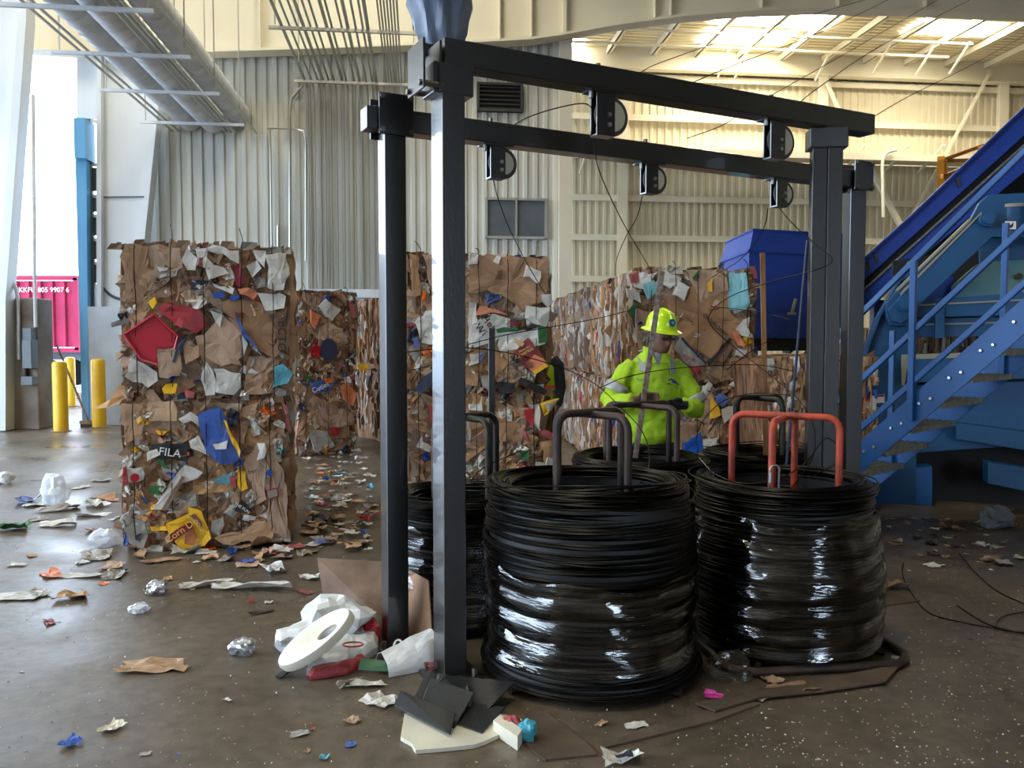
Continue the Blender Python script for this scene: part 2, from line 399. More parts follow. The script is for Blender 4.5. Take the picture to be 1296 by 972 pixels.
lv = thing('louver_vent', 'dark louvred vent high on the ribbed wall', 'vent', (0, 0, 0), TH)
k = MB(); k.box(((u0 + u1) / 2, VB - .06, (z0 + z1) / 2), (u1 - u0, .05, z1 - z0)); k.build('backing', M['dark'], lv)
k = MB()
for c, d in ((((u0 + u1) / 2, VB - .1, z1), (u1 - u0, .12, .05)), (((u0 + u1) / 2, VB - .1, z0), (u1 - u0, .12, .05)), ((u0, VB - .1, (z0 + z1) / 2), (.05, .12, z1 - z0 + .05)), ((u1, VB - .1, (z0 + z1) / 2), (.05, .12, z1 - z0 + .05))): k.box(c, d)
k.build('vent_frame', M['louver'], lv)
for i in range(6):
    k = MB(); zz = z0 + (i + .6) * (z1 - z0) / 6.2
    k.box(((u0 + u1) / 2, VB - .11, zz), (u1 - u0 - .06, .10, .015), mtx=Matrix.Rotation(R(35), 3, 'X')); k.build('slat', M['louver'], lv)

# tapered steel columns either side of the open doorway
def hallplate(parent, name, poly, v, th, m):
    mb = MB(); q = [hall(x, y, v) for x, y in poly]
    mb.prism(q, lambda p: (p[0], v, p[1]), lambda p: (p[0], v + th, p[1])); return fixn(mb.build(name, m, parent))
c1 = thing('column', 'white tapered steel column between doorway and ribbed wall', None, (0, 0, 0), TH, kind='structure')
hallplate(c1, 'web', [(126, 40), (205, 40), (196, 140), (178, 312), (166, 545), (126, 545)], 17.2, .08, M['whitewall'])
hallplate(c1, 'flange', [(203, 40), (209, 40), (200, 140), (182, 312), (170, 545), (164, 545), (176, 312), (194, 140)], 17.05, .35, M['whitewall'])
hallplate(c1, 'flange', [(122, 40), (128, 40), (128, 545), (122, 545)], 17.05, .35, M['whitewall'])
hallplate(c1, 'plate_seam', [(128, 248.5), (183, 248), (183, 250), (128, 250.5)], 17.18, .03, M['steelgrey'])
lw = MB(); a = hall(112, 388, 16.9); b = hall(166, 532, 16.9)
lw.box(((a[0] + b[0]) / 2, 17.0, a[1] / 2), (b[0] - a[0], .3, a[1])); o = lw.build('wall_low', M['concw']); o.rotation_euler = (0, 0, TH)
tag(o, 'low pale concrete wall beside the open doorway', kind='structure')
c2 = thing('column', 'white tapered steel column at the far side of the open doorway', None, (0, 0, 0), TH, kind='structure')
hallplate(c2, 'web', [(-90, -20), (22, -20), (24, 25), (-2, 380), (-2, 545), (-90, 545)], 16.0, .08, M['whitewall'])
hallplate(c2, 'flange', [(24, -20), (33, -20), (33, 25), (7, 380), (7, 545), (-3, 545), (-3, 380), (22, 25)], 15.8, .35, M['whitewall'])
# pale blue door guard post and glazed door leaf beside it
dg = thing('door_guard_post', 'light blue steel guard post at the edge of the doorway', 'post', (0, 0, 0), TH)
hallplate(dg, 'shaft', [(95, 198), (109, 198), (112, 534), (104, 534)], 16.9, .22, M['lightblue'])
hallplate(dg, 'head_box', [(93, 149), (107, 149), (108, 200), (94, 200)], 16.75, .5, M['lightblue'])
d1 = thing('door_1', 'narrow glazed metal door panel beside the blue guard post', None, (0, 0, 0), TH, kind='structure')
hallplate(d1, 'door_frame', [(108, 150), (114, 150), (120, 390), (114, 390)], 17.1, .1, M['steelgrey'])
hallplate(d1, 'door_frame', [(122, 150), (126, 150), (127, 390), (124, 390)], 17.1, .1, M['whitewall'])
for i, yy in enumerate((150, 205, 245, 270, 300, 330, 360)):
    hallplate(d1, 'cross_bar', [(111 + i, yy), (125, yy + 2), (125, yy + 6), (111 + i, yy + 4)], 17.12, .06, M['whitewall'])
for i, (ya, yb) in enumerate(((212, 242), (250, 268), (275, 298), (305, 328), (335, 358))):
    hallplate(d1, 'pane', [(113 + i, ya), (124, ya), (124, yb), (113 + i, yb)], 17.16, .015, M['glass'])
hallplate(d1, 'head_panel', [(97, 60), (124, 60), (124, 150), (97, 150)], 17.3, .06, M['whitewall'])

# roof girder across the hall
gd = thing('roof_girder', 'deep cream painted roof girder spanning the hall', None, (0, 0, 0), TH, kind='structure')
GB = [(-260, 40), (120, 68), (265, 66), (400, 62), (540, 57), (640, 52), (673, 50), (714, 44), (780, 32), (864, 21), (950, 14), (1030, 11), (1150, 13), (1296, 20), (1480, 30)]
q = [hall(x, y, 17.15) for x, y in GB]
mb = MB(); top = 11.4; poly = q + [(q[-1][0], top), (q[0][0], top)]
mb.prism(poly, lambda p: (p[0], 17.15, p[1]), lambda p: (p[0], 17.19, p[1])); fixn(mb.build('web', M['creamb'], gd))
mb = MB(); vs = []
for u, z in q: vs += [(u, 16.98, z), (u, 17.36, z), (u, 17.36, z - .05), (u, 16.98, z - .05)]
fs = []
for i in range(len(q) - 1):
    for k in range(4): fs.append((4 * i + k, 4 * i + (k + 1) % 4, 4 * i + 4 + (k + 1) % 4, 4 * i + 4 + k))
mb.add(vs, fs); fixn(mb.build('flange', M['creamb'], gd))
for px in (330, 632, 672, 714, 828, 848, 963, 1060, 1170):
    zb = None
    for (xa, ya), (xb, yb) in zip(GB, GB[1:]):
        if xa <= px <= xb: zb = ya + (yb - ya) * (px - xa) / (xb - xa)
    a = hall(px, zb, 17.1); mb = MB(); mb.box((a[0], 17.08, (a[1] + top) / 2), (.07 if px == 714 else .025, .14, top - a[1])); mb.build('stiffener', M['creamb'], gd)

# far bay: ribbed wall with girts, columns, braces
VF = 29.0
wf = thing('wall_far', 'cream ribbed metal wall of the far bay with girts', None, (0, 0, 0), TH, kind='structure')
uf0, _ = hall(640, 300, VF); uf1, _ = hall(1700, 300, VF)
nf = 30; pwf = (uf1 - uf0) / nf; pm = corr(pwf + .004, 11.7, .3, .05).mesh('wall_panel', M['cream'])
for i in range(nf): inst('wall_panel', pm, wf, Matrix.Translation((uf0 + i * pwf, VF, 0)))
mb = MB(); mb.box(((uf0 + uf1) / 2, VF + .12, 6), (uf1 - uf0, .06, 12)); mb.build('leak_stop_sheet', M['cream'], wf)  # far wall's added sheet, out of sight, keeps light from the seams
def girt(yl, hh=.2, dd=.22, m='creamb', v=VF):
    a = hall(1000, yl, v - .2); mb = MB(); L = uf1 - uf0
    mb.box(((uf0 + uf1) / 2, v - .16, a[1]), (L, dd, .03)); mb.box(((uf0 + uf1) / 2, v - .16 - dd / 2, a[1] - hh / 2), (L, .03, hh)); mb.build('girt', M[m], wf)
for yl in (102, 152, 200, 252, 301, 352): girt(yl)
a = hall(1000, 66, VF - .5); b = hall(1000, 95, VF - .5); mb = MB()
mb.box(((uf0 + uf1) / 2, VF - .5, (a[1] + b[1]) / 2), (uf1 - uf0, .06, a[1] - b[1])); mb.box(((uf0 + uf1) / 2, VF - .5, b[1]), (uf1 - uf0, .34, .05)); mb.build('rafter', M['creamb'], wf)
for px in (786, 1036, 1262):
    a = hall(px, 300, VF - .45); mb = MB()
    mb.box((a[0], VF - .62, 5.6), (.36, .03, 11.2)); mb.box((a[0], VF - .42, 5.6), (.03, .4, 11.2)); mb.build('wall_column', M['creamb'], wf)
for (x0, y0, x1, y1), w in (((1254, 90, 1148, 285), .09), ((1094, 198, 1142, 290), .16), ((1047, 105, 1066, 150), .1)):
    a = hall(x0, y0, VF - .75); b = hall(x1, y1, VF - .75); mb = MB(); mb.bar((a[0], VF - .75, a[1]), (b[0], VF - .75, b[1]), w); mb.build('brace', M['creamb'], wf)
# shelf-like light tray along the far wall
a = hall(700, 184, 27.2); b = hall(1420, 192, 27.2)
mb = MB(); mb.box(((a[0] + b[0]) / 2, 27.9, a[1]), (b[0] - a[0], 1.5, .05)); mb.box(((a[0] + b[0]) / 2, 27.15, a[1] - .1), (b[0] - a[0], .04, .22))
mb.build('wall_shelf', M['creamb'], wf)
for px in (745, 850, 930, 1095, 1150, 1195):
    a = hall(px, 180, 27.2); mb = MB(); mb.bar((a[0], 28.7, a[1] - .75), (a[0], 27.2, a[1] - .1), .07); mb.build('shelf_bracket', M['creamb'], wf)
mb = MB(); pts = [(1118, 275), (1117, 230), (1117, 205), (1122, 194), (1134, 190)]
pp = []
for x, y in pts:
    a = hall(x, y, 27.0); pp.append((a[0], 27.0, a[1]))
mb.tube(spline(pp, 4), .05, 6); mb.build('drop_pipe', M['creamb'], wf)

# ribbed roof with purlins, pipes and skylights
ZR = 11.75
cl = thing('ceiling', 'ribbed metal roof underside with translucent skylights and unseen added light panels', None, (0, 0, 0), TH, kind='structure')
mb = MB(); vs = []; n = 0; v = 17.3; prof = []
while v < 29.3:
    for dv, dz in ((0, 0), (.12, 0), (.15, .06), (.22, .06)): prof.append((v + dv, ZR + dz))
    v += .25
for vv, z in prof: vs += [(-16, vv, z), (26, vv, z)]
mb.add(vs, [(2 * i, 2 * i + 1, 2 * i + 3, 2 * i + 2) for i in range(len(prof) - 1)]); mb.build('roof_sheet', M['cream'], cl)
mb = MB(); mb.box((5, 5.0, ZR + .05), (42, 25, .04)); mb.build('roof_sheet', M['cream'], cl)
for i in range(21):
    uu = -7.4 + i * 1.55; mb = MB(); mb.box((uu, 23.3, ZR - .13), (.07, 11.8, .2)); mb.box((uu + .05, 23.3, ZR - .22), (.14, 11.8, .02)); mb.build('purlin', M['creamb'], cl)
def roofpt(px, py, z=ZR - .02):
    w = at_z(px, py, z); return (w.x * cos(TH) + w.y * sin(TH), -w.x * sin(TH) + w.y * cos(TH))
def sky(u0, u1, v0, v1):
    mb = MB(); mb.add([(u0, v0, ZR - .015), (u1, v0, ZR - .015), (u1, v1, ZR - .015), (u0, v1, ZR - .015)], [(0, 1, 2, 3)]); mb.build('skylight_or_fill_panel', M['skylight'], cl)
for (x0, y0, x1, y1) in ((893, 54, 1000, 40), (912, 31, 1030, 14), (1024, 38, 1054, 20), (1158, 43, 1262, 30), (712, 76, 736, 50), (1176, 22, 1290, 12)):
    a = roofpt(x0, y0); b = roofpt(x1, y1); a2 = roofpt(x0, y1); b2 = roofpt(x1, y0)
    sky(min(a[0], a2[0]), max(b[0], b2[0]) - .2, b[1], a[1])
for vv in (2.0, 13.0):                                 # unseen glowing panels, added over the nearer bay to light the scene
    for uu in (-7.5, -1.2): sky(uu, uu + 1.3, vv, vv + 2.2)
for py0, vv in ((46, 24.0), (64, 26.5)):
    a = roofpt(1000, py0, ZR - .45); mb = MB(); mb.cyl((-3, a[1], ZR - .45), (18, a[1], ZR - .45), .045, 8); mb.build('sprinkler_pipe', M['creamb'], cl)
for px, py in ((925, 60), (947, 62), (1052, 65), (1128, 55), (1182, 60), (1228, 55)):
    a = roofpt(px, py, ZR - .3); mb = MB(); mb.bar((a[0], a[1], ZR - .25), (a[0] - .1, a[1] + .9, ZR - 1.0), .06); mb.build('flange_brace', M['creamb'], cl)
# side walls beyond the frame; the right one is added to block light
wr = thing('wall_right', 'unseen plain cream wall on the right, added to block light', None, (0, 0, 0), TH, kind='structure')
mb = MB(); mb.box((25.0, 10, 6), (.1, 42, 12)); mb.build('wall_sheet', M['cream'], wr)
wl = thing('wall_left', 'metal wall above the wide bay opening', None, (0, 0, 0), TH, kind='structure')
mb = MB(); mb.box((-13.0, 5, 9.6), (.1, 30, 4.4)); mb.build('wall_sheet', M['cream'], wl)

wq = thing('wall_front', 'unseen wall added behind the camera to cut the light', None, (0, 0, 0), TH, kind='structure')  # unseen, added to shut out light from behind and reflect darker
for c_, d_ in (((-5.2, -7.5, 6), (18.4, .1, 12)), ((16.4, -7.5, 6), (18.4, .1, 12)), ((5.6, -7.5, 8.2), (3.2, .1, 7.6))):   # doorway between the two sheets
    mb = MB(); mb.box(c_, d_); mb.build('wall_sheet', M['conc'], wq)
# three round ducts on trapeze hangers
ends = [(237, 160), (267, 163), (298, 152)]
for i, (px, py) in enumerate(ends):
    a = hall(px, py - 12, 17.3)
    mb = MB(); n = 20; prof = []
    v = 5.0; vs = []
    while v < 17.5:
        for dv, r in ((0, .225), (.10, .225), (.12, .235), (.16, .235)):
            vs += [(a[0] + r * cos(2 * pi * k / n), v + dv, a[1] + r * sin(2 * pi * k / n)) for k in range(n)]
        v += .3
    m_ = len(vs) // n
    mb.add(vs, [(j * n + k, j * n + (k + 1) % n, (j + 1) * n + (k + 1) % n, (j + 1) * n + k) for j in range(m_ - 1) for k in range(n)])
    o = mb.build('ventilation_duct', M['galv'], None, smooth=True); o.rotation_euler = (0, 0, TH); fixn(o)
    tag(o, ['round ribbed ventilation duct nearest the doorway, one of three overhead', 'middle round ribbed ventilation duct of the three overhead', 'round ribbed ventilation duct nearest the girder, beside thin pipes'][i], 'duct', 'overhead ventilation ducts')
ul, zz = hall(192, 163, 17.3); ur, _ = hall(318, 150, 17.3)
for i, vv in enumerate((16.6, 14.6, 12.8, 11.1, 9.5, 7.6)):
    hg = thing('trapeze_hanger', ['%s perforated strut hanger carrying the overhead ducts' % w for w in ('farthest', 'second farthest', 'third farthest', 'third nearest', 'second nearest', 'nearest')][i], 'hanger', (0, 0, 0), TH, 'duct hangers')
    mb = MB(); mb.box(((ul + ur) / 2, vv, zz - .05), (ur - ul, .05, .05)); mb.build('strut', M['galv'], hg)
    for uu in (ul + .1, (ul + ur) / 2 + .25, ur - .08):
        mb = MB(); mb.cyl((uu, vv, zz - .05), (uu, vv, ZR), .012, 6); mb.build('rod', M['conduit'], hg)
for j, du in enumerate((-.62, -.5, .42, .52, .60, 1.02)):
    mb = MB(); uu = (ul + ur) / 2 + du; mb.cyl((uu, 4.5, zz + .02), (uu, 17.5, zz + .02), .022, 6); o = mb.build('conduit_run', M['conduit']); o.rotation_euler = (0, 0, TH)
    tag(o, 'thin steel conduit running along the overhead duct hangers', 'conduit', 'conduits along the ducts')
# bundle of conduits: overhead run, bend, down the ribbed wall
cu0, cz = hall(388, 105, 17.3); cu1, _ = hall(478, 105, 17.3)
for j in range(13):
    uu = cu0 + (cu1 - cu0) * (j + rng.uniform(-.2, .2)) / 12; zt = cz + rng.uniform(-.02, .1); zb = hall(420, 365, 17.5)[1] - .0
    if j == 0: zb -= .4
    mb = MB(); mb.tube([(uu, 5.5, zt), (uu, 17.2, zt), (uu, 17.38, zt - .06), (uu, 17.46, zt - .25), (uu, 17.46, zb)], .02 if j % 3 else .03, 6)
    o = mb.build('conduit_run', M['conduit'], smooth=True); o.rotation_euler = (0, 0, TH)
    tag(o, 'steel conduit bending from the overhead bundle down the ribbed wall', 'conduit', 'conduit bundle on the ribbed wall')
for j in range(7):
    uu = hall(489 + j * 3.2, 105, 17.3)[0]; mb = MB(); mb.cyl((uu, 6, cz + .1), (uu, 17.5, cz + .1), .016, 6); o = mb.build('conduit_run', M['conduit']); o.rotation_euler = (0, 0, TH)
    tag(o, 'thin straight conduit in the overhead bunch above the frame post', 'conduit', 'thin overhead conduits')
for i, vv in enumerate((17.0, 14.2, 12.0)):
    mb = MB(); a = hall(372, 105, 17)[0]; b = hall(530, 105, 17)[0]; mb.box(((a + b) / 2, vv, cz - .06), (b - a, .05, .05)); 
    for uu in (a + .1, b - .1): mb.cyl((uu, vv, cz), (uu, vv, ZR), .012, 6)
    o = mb.build('conduit_hanger', M['conduit']); o.rotation_euler = (0, 0, TH); tag(o, '%s strut hanger under the conduit bundle' % ('far', 'middle', 'near')[i], 'hanger', 'conduit hangers')
for k, (pts, r) in enumerate((([(390, 100), (369, 125), (367, 140), (367, 330)], .03), ([(338, 162), (370, 163), (384, 166), (387, 176), (387, 330)], .02), ([(342, 162), (343, 240), (344, 330)], .02), ([(352, 285), (352, 330)], .03))):
    mb = MB(); mb.tube([(hall(x, y, 17.45)[0], 17.45, hall(x, y, 17.45)[1]) for x, y in pts], r, 6); o = mb.build('wall_conduit', M['conduit'], smooth=True); o.rotation_euler = (0, 0, TH)
    tag(o, ['bent grey conduit dropping from the bundle on the ribbed wall', 'thin conduit with a rounded corner on the ribbed wall', 'straight thin vertical conduit on the ribbed wall', 'short conduit stub above the bale stack'][k], 'conduit')

# outside: shipping container on a trailer
ct = thing('shipping_container', 'faded red ribbed shipping container seen through the open doorway', 'container', tuple(at_y(97, 400, 29.0) * 1.0), 0)
p0 = ct.location.copy(); ct.location.z = 0; ct.location.x += .1; zt = at_y(97, 352, 29).z; zb = at_y(97, 443, 29).z
k = corr(7.0, zt - zb - .2, .42, .09); 
o = k.build('side_wall', M['pink'], ct); o.location = (-7.0, 0, zb + .1)
mb = MB(); mb.box((-3.5, 1.25, (zt + zb) / 2), (7.0, 2.3, zt - zb - .25)); mb.build('body', M['pink'], ct)
for z in (zt, zb):
    mb = MB(); mb.box((-3.5, -.06, z), (7.0, .14, .16)); mb.build('rail', M['pink'], ct)
mb = MB(); mb.box((-.06, -.06, (zt + zb) / 2), (.14, .14, zt - zb)); mb.build('corner_post', M['pink'], ct)
text('serial_lettering', 'KKFU 805 9907 6', .24, M['text_w'], ct, Matrix.Translation((-1.15, -.12, zt - .42)) @ Matrix.Rotation(pi / 2, 4, 'X'))
tr = thing('trailer_chassis', 'dark trailer chassis under the red shipping container', 'trailer', (p0.x, 29.0, 0))
mb = MB(); mb.box((-3.6, 1.2, zb - .22), (6.8, 1.2, .26)); mb.build('chassis_beam', M['steelgrey'], tr)
for xx in (-1.2, -2.4):
    for yy in (.35, 2.1):
        mb = MB(); mb.cyl((xx, yy - .15, .5), (xx, yy + .15, .5), .5, 20); mb.build('wheel', M['dark'], tr)

# concrete plinth with switch boxes and pipes, bollards, push broom
y0 = 15.2
xa, xb = at_y(-14, 540, y0).x, at_y(50, 540, y0).x; zt = at_y(60, 377, y0).z
pl = thing('concrete_plinth', 'tall dirty concrete block with electrical boxes by the doorway', 'plinth', ((xa + xb) / 2, y0 + .5, 0))
mb = MB(); mb.prism([(xa, y0), (xb, y0), (xb, y0 + .55), (xa, y0 + .55)], lambda p: (p[0], p[1], 0), lambda p: (p[0], p[1], zt)); bevel(fixn(mb.build('block', M['conc'], pl, world=True)), .03)
def onp(name, x0, ya, x1, yb, th, m, rnd=False):
    a = at_y(x0, ya, y0); b = at_y(x1, yb, y0); mb = MB(); mb.box(((a.x + b.x) / 2, y0 - th / 2, (a.z + b.z) / 2), (b.x - a.x, th, a.z - b.z)); return bevel(mb.build(name, m, pl, world=True), .01)
onp('switch_box', 34, 415, 46, 434, .15, M['steelgrey']); onp('switch_box', 36, 430, 49, 466, .22, M['steelgrey']); onp('gutter_box', 33, 434, 37, 478, .1, M['louver'])
onp('horn', 34, 476, 49, 487, .2, M['steelgrey']); onp('painted_band', -12, 372, 14, 457, .02, mat('plinth_blue_band', '#8aa0c0', .8)); onp('painted_band', -12, 457, 14, 545, .02, mat('plinth_mauve_band', '#86707a', .85))
for pts in ([(45, 414), (44, 370), (42, 120)], [(24, 455), (23, 380), (20, 365), (8, 340)]):
    mb = MB(); mb.tube([at_y(x, y, y0 - .06) for x, y in pts], .03, 8); mb.build('pipe', M['galv'], pl, world=True)
def bollard(px, py, pyt, r, label):
    b = at_z(px, py); h = at_y(px, pyt, b.y).z; o = thing('bollard', label, 'bollard', b, 0, 'yellow bollards at the doorway'); mb = MB()
    mb.lathe([(0, 0), (r, 0), (r, h - .05), (r * .85, h - .015), (r * .5, h), (0, h + .005)], 20); mb.build('post', M['safety'], o, smooth=True)
    mb = MB(); mb.lathe([(r + .03, 0), (r + .05, .006), (r + .03, .015), (r, .015)], 20); mb.build('collar', M['conc'], o, smooth=True)
bollard(77.5, 546, 457, .125, 'yellow bollard standing directly before the concrete plinth')
bollard(126, 541, 454, .125, 'yellow bollard between the blue guard post and the bales')
bollard(90, 514, 452, .12, 'yellow bollard farthest back, half hidden in the doorway')
b = at_z(113, 541); t_ = at_y(72, 437, b.y - .15)
br = thing('push_broom', 'push broom leaning against the yellow bollard by the plinth', 'broom', b)
mb = MB(); mb.cyl(b + Vector((0, 0, .09)), t_, .02, 8); mb.build('handle', M['stick'], br, world=True)
mb = MB(); mb.box(b + Vector((0, 0, .1)), (.32, .09, .06)); mb.build('broom_head', M['wood'], br, world=True)
mb = MB(); mb.box(b + Vector((0, 0, .035)), (.30, .07, .07)); mb.build('bristles', M['dark'], br, world=True)
mb = MB(); mb.tube(spline([at_y(x, y, 16.4) for x, y in ((100, 280), (106, 300), (118, 345), (138, 372), (156, 380))], 5), .03, 6)
tag(mb.build('hanging_hose', M['navy']), 'dark hose sagging from the blue guard post towards the bales', 'hose')

# ================================================================== scrap shapes shared by bales and litter
def nz(x, y, s): return mnoise.noise(Vector((x + s * 3.1, y - s * 1.7, s * .9)))
def sheet(seed, kind, crumple=.10, skirt=.10, n=4):
    r = random.Random(seed)
    if kind == 'poly':
        m = r.choice((5, 6, 7)); ang = sorted(2 * pi * (k + r.uniform(-.3, .3)) / m for k in range(m)); rad = [r.uniform(.33, .56) for _ in ang]
        ring = []
        for k in range(m):
            a0, a1 = ang[k], ang[(k + 1) % m] + (2 * pi if k == m - 1 else 0); p0 = Vector((cos(a0), sin(a0))) * rad[k]; p1 = Vector((cos(a1), sin(a1))) * rad[(k + 1) % m]
            for t in (0, .34, .67): ring.append(p0.lerp(p1, t) * r.uniform(.93, 1.04))
    else:
        c = [Vector((sx * .5 * r.uniform(.75, 1.05), sy * .5 * r.uniform(.75, 1.05))) for sx, sy in ((-1, -1), (1, -1), (1, 1), (-1, 1))]
        ring = []; j = .012 if kind == 'quad' else .05
        for k in range(4):
            for t in (0, .25, .5, .75): ring.append(c[k].lerp(c[(k + 1) % 4], t) + Vector((r.uniform(-j, j), r.uniform(-j, j))))
    mb = MB(); m = len(ring); vs = []
    fold = Vector((r.uniform(-1, 1), r.uniform(-1, 1))).normalized(); fo = r.uniform(-.15, .15); fa = r.uniform(-.25, .35)
    def h(p):
        d = p.dot(fold) - fo
        return crumple * nz(p.x * 3.2, p.y * 3.2, seed * .37) + crumple * .5 * nz(p.x * 8, p.y * 8, seed) - max(0, d) * fa * crumple * 4
    for f in (1, .62, .28): vs += [(p.x * f, p.y * f, h(p * f)) for p in ring]
    vs.append((0, 0, h(Vector((0, 0))))); vs += [(p.x, p.y, h(p) - skirt) for p in ring]
    fs = []
    for a in (0, 1):
        fs += [(a * m + k, a * m + (k + 1) % m, (a + 1) * m + (k + 1) % m, (a + 1) * m + k) for k in range(m)]
    fs += [(2 * m + k, 2 * m + (k + 1) % m, 3 * m) for k in range(m)]
    fs += [(3 * m + 1 + k, 3 * m + 1 + (k + 1) % m, (k + 1) % m, k) for k in range(m)]
    mb.add(vs, fs); return mb.mesh('scrap_sheet', M['card'])
POOL = {k: [sheet(i * 7 + o, k) for i in range(14)] for o, k in enumerate(('quad', 'torn', 'poly'))}
def wpick(r, table):
    t = r.random() * sum(w for _, w in table)
    for v, w in table:
        t -= w
        if t <= 0: return v
    return table[-1][0]
BASE = [('card', 6), ('card2', 4), ('kraft', 2)]
MIX = [('card', 5), ('card2', 4), ('kraft', 2), ('white', 3.2), ('grey', 2.4)]
SMALL = [('card2', 2), ('white', 5), ('grey', 3), ('kraft', 1.5), ('red', .9), ('blue', .8), ('navy', .7), ('teal', .5), ('yellow', .7), ('orange', .6), ('green', .5), ('maroon', .4), ('black', .8), ('foil', .5)]
NAMES = dict(card='cardboard_flap', card2='cardboard_flap', kraft='cardboard_flap', white='paper_scrap', grey='paper_scrap', foil='film_scrap')
FACE = Matrix(((1, 0, 0, 0), (0, 0, -1, 0), (0, 1, 0, 0), (0, 0, 0, 1)))       # sheet lying in x-y -> standing, facing -y

def bale_body(W, D, H, seed, lump=.03):
    bm = bmesh.new(); bmesh.ops.create_cube(bm, size=1); bmesh.ops.subdivide_edges(bm, edges=bm.edges, cuts=9, use_grid_fill=True)
    for v in bm.verts:
        p = Vector((v.co.x * W, v.co.y * D, v.co.z * H))
        for a, L in ((0, W), (1, D), (2, H)):                                   # soft edges
            pass
        ex = max(0, abs(v.co.x) - .4) / .1; ey = max(0, abs(v.co.y) - .4) / .1; ez = max(0, abs(v.co.z) - .4) / .1
        k = (ex * ey + ex * ez + ey * ez) * .016
        q = p * (1 - k) + Vector([mnoise.noise(p * 3.5 + Vector((seed, c * 9, 0))) for c in range(3)]) * lump
        v.co = q + Vector((0, 0, H / 2))
    me = bpy.data.meshes.new('compressed_core'); bm.to_mesh(me); bm.free(); me.materials.append(M['strata']); return me
LAYM = ['card', 'card2', 'kraft', 'white', 'grey', 'red', 'blue', 'foil', 'navy']
def layers(r, D, H, n, white=1.0, hm=.42):
    """ragged upright layer ends of a bale's flank: plane x = 0, facing +x, y in +-D/2"""
    mb = MB(); w = [6, 6, 2.5, 2.2 * white, 2.0 * white, .35, .35, .5 * white, .4]
    for _ in range(n):
        y = r.uniform(-.49, .49) * D; h = r.uniform(.05 if hm < .4 else .08, hm); z = r.uniform(.02, H - h * .6); t = r.uniform(.008, .035); o = r.uniform(.01, .06); ti = r.gauss(0, .05); bnd = r.uniform(-.02, .02)
        z1 = min(z + h, H + .01); zm = (z + z1) / 2
        L = []
        for zz, ox in ((z, o * r.uniform(.2, 1)), (zm, o + bnd), (z1, o * r.uniform(.2, 1))):
            yy = y + ti * (zz - zm)
            L += [(-.03, yy - t, zz), (ox, yy - t * .6 + r.uniform(-.01, .01), zz), (ox * r.uniform(.7, 1.1), yy + t * .6, zz), (-.03, yy + t, zz)]
        fs = [(a + k, a + k + 1, a + k + 5, a + k + 4) for a in (0, 4) for k in (0, 1, 2)] + [(0, 3, 2, 1), (8, 9, 10, 11)]
        mb.add(L, fs, r.choices(range(9), w)[0])
    return mb
class Bale: pass
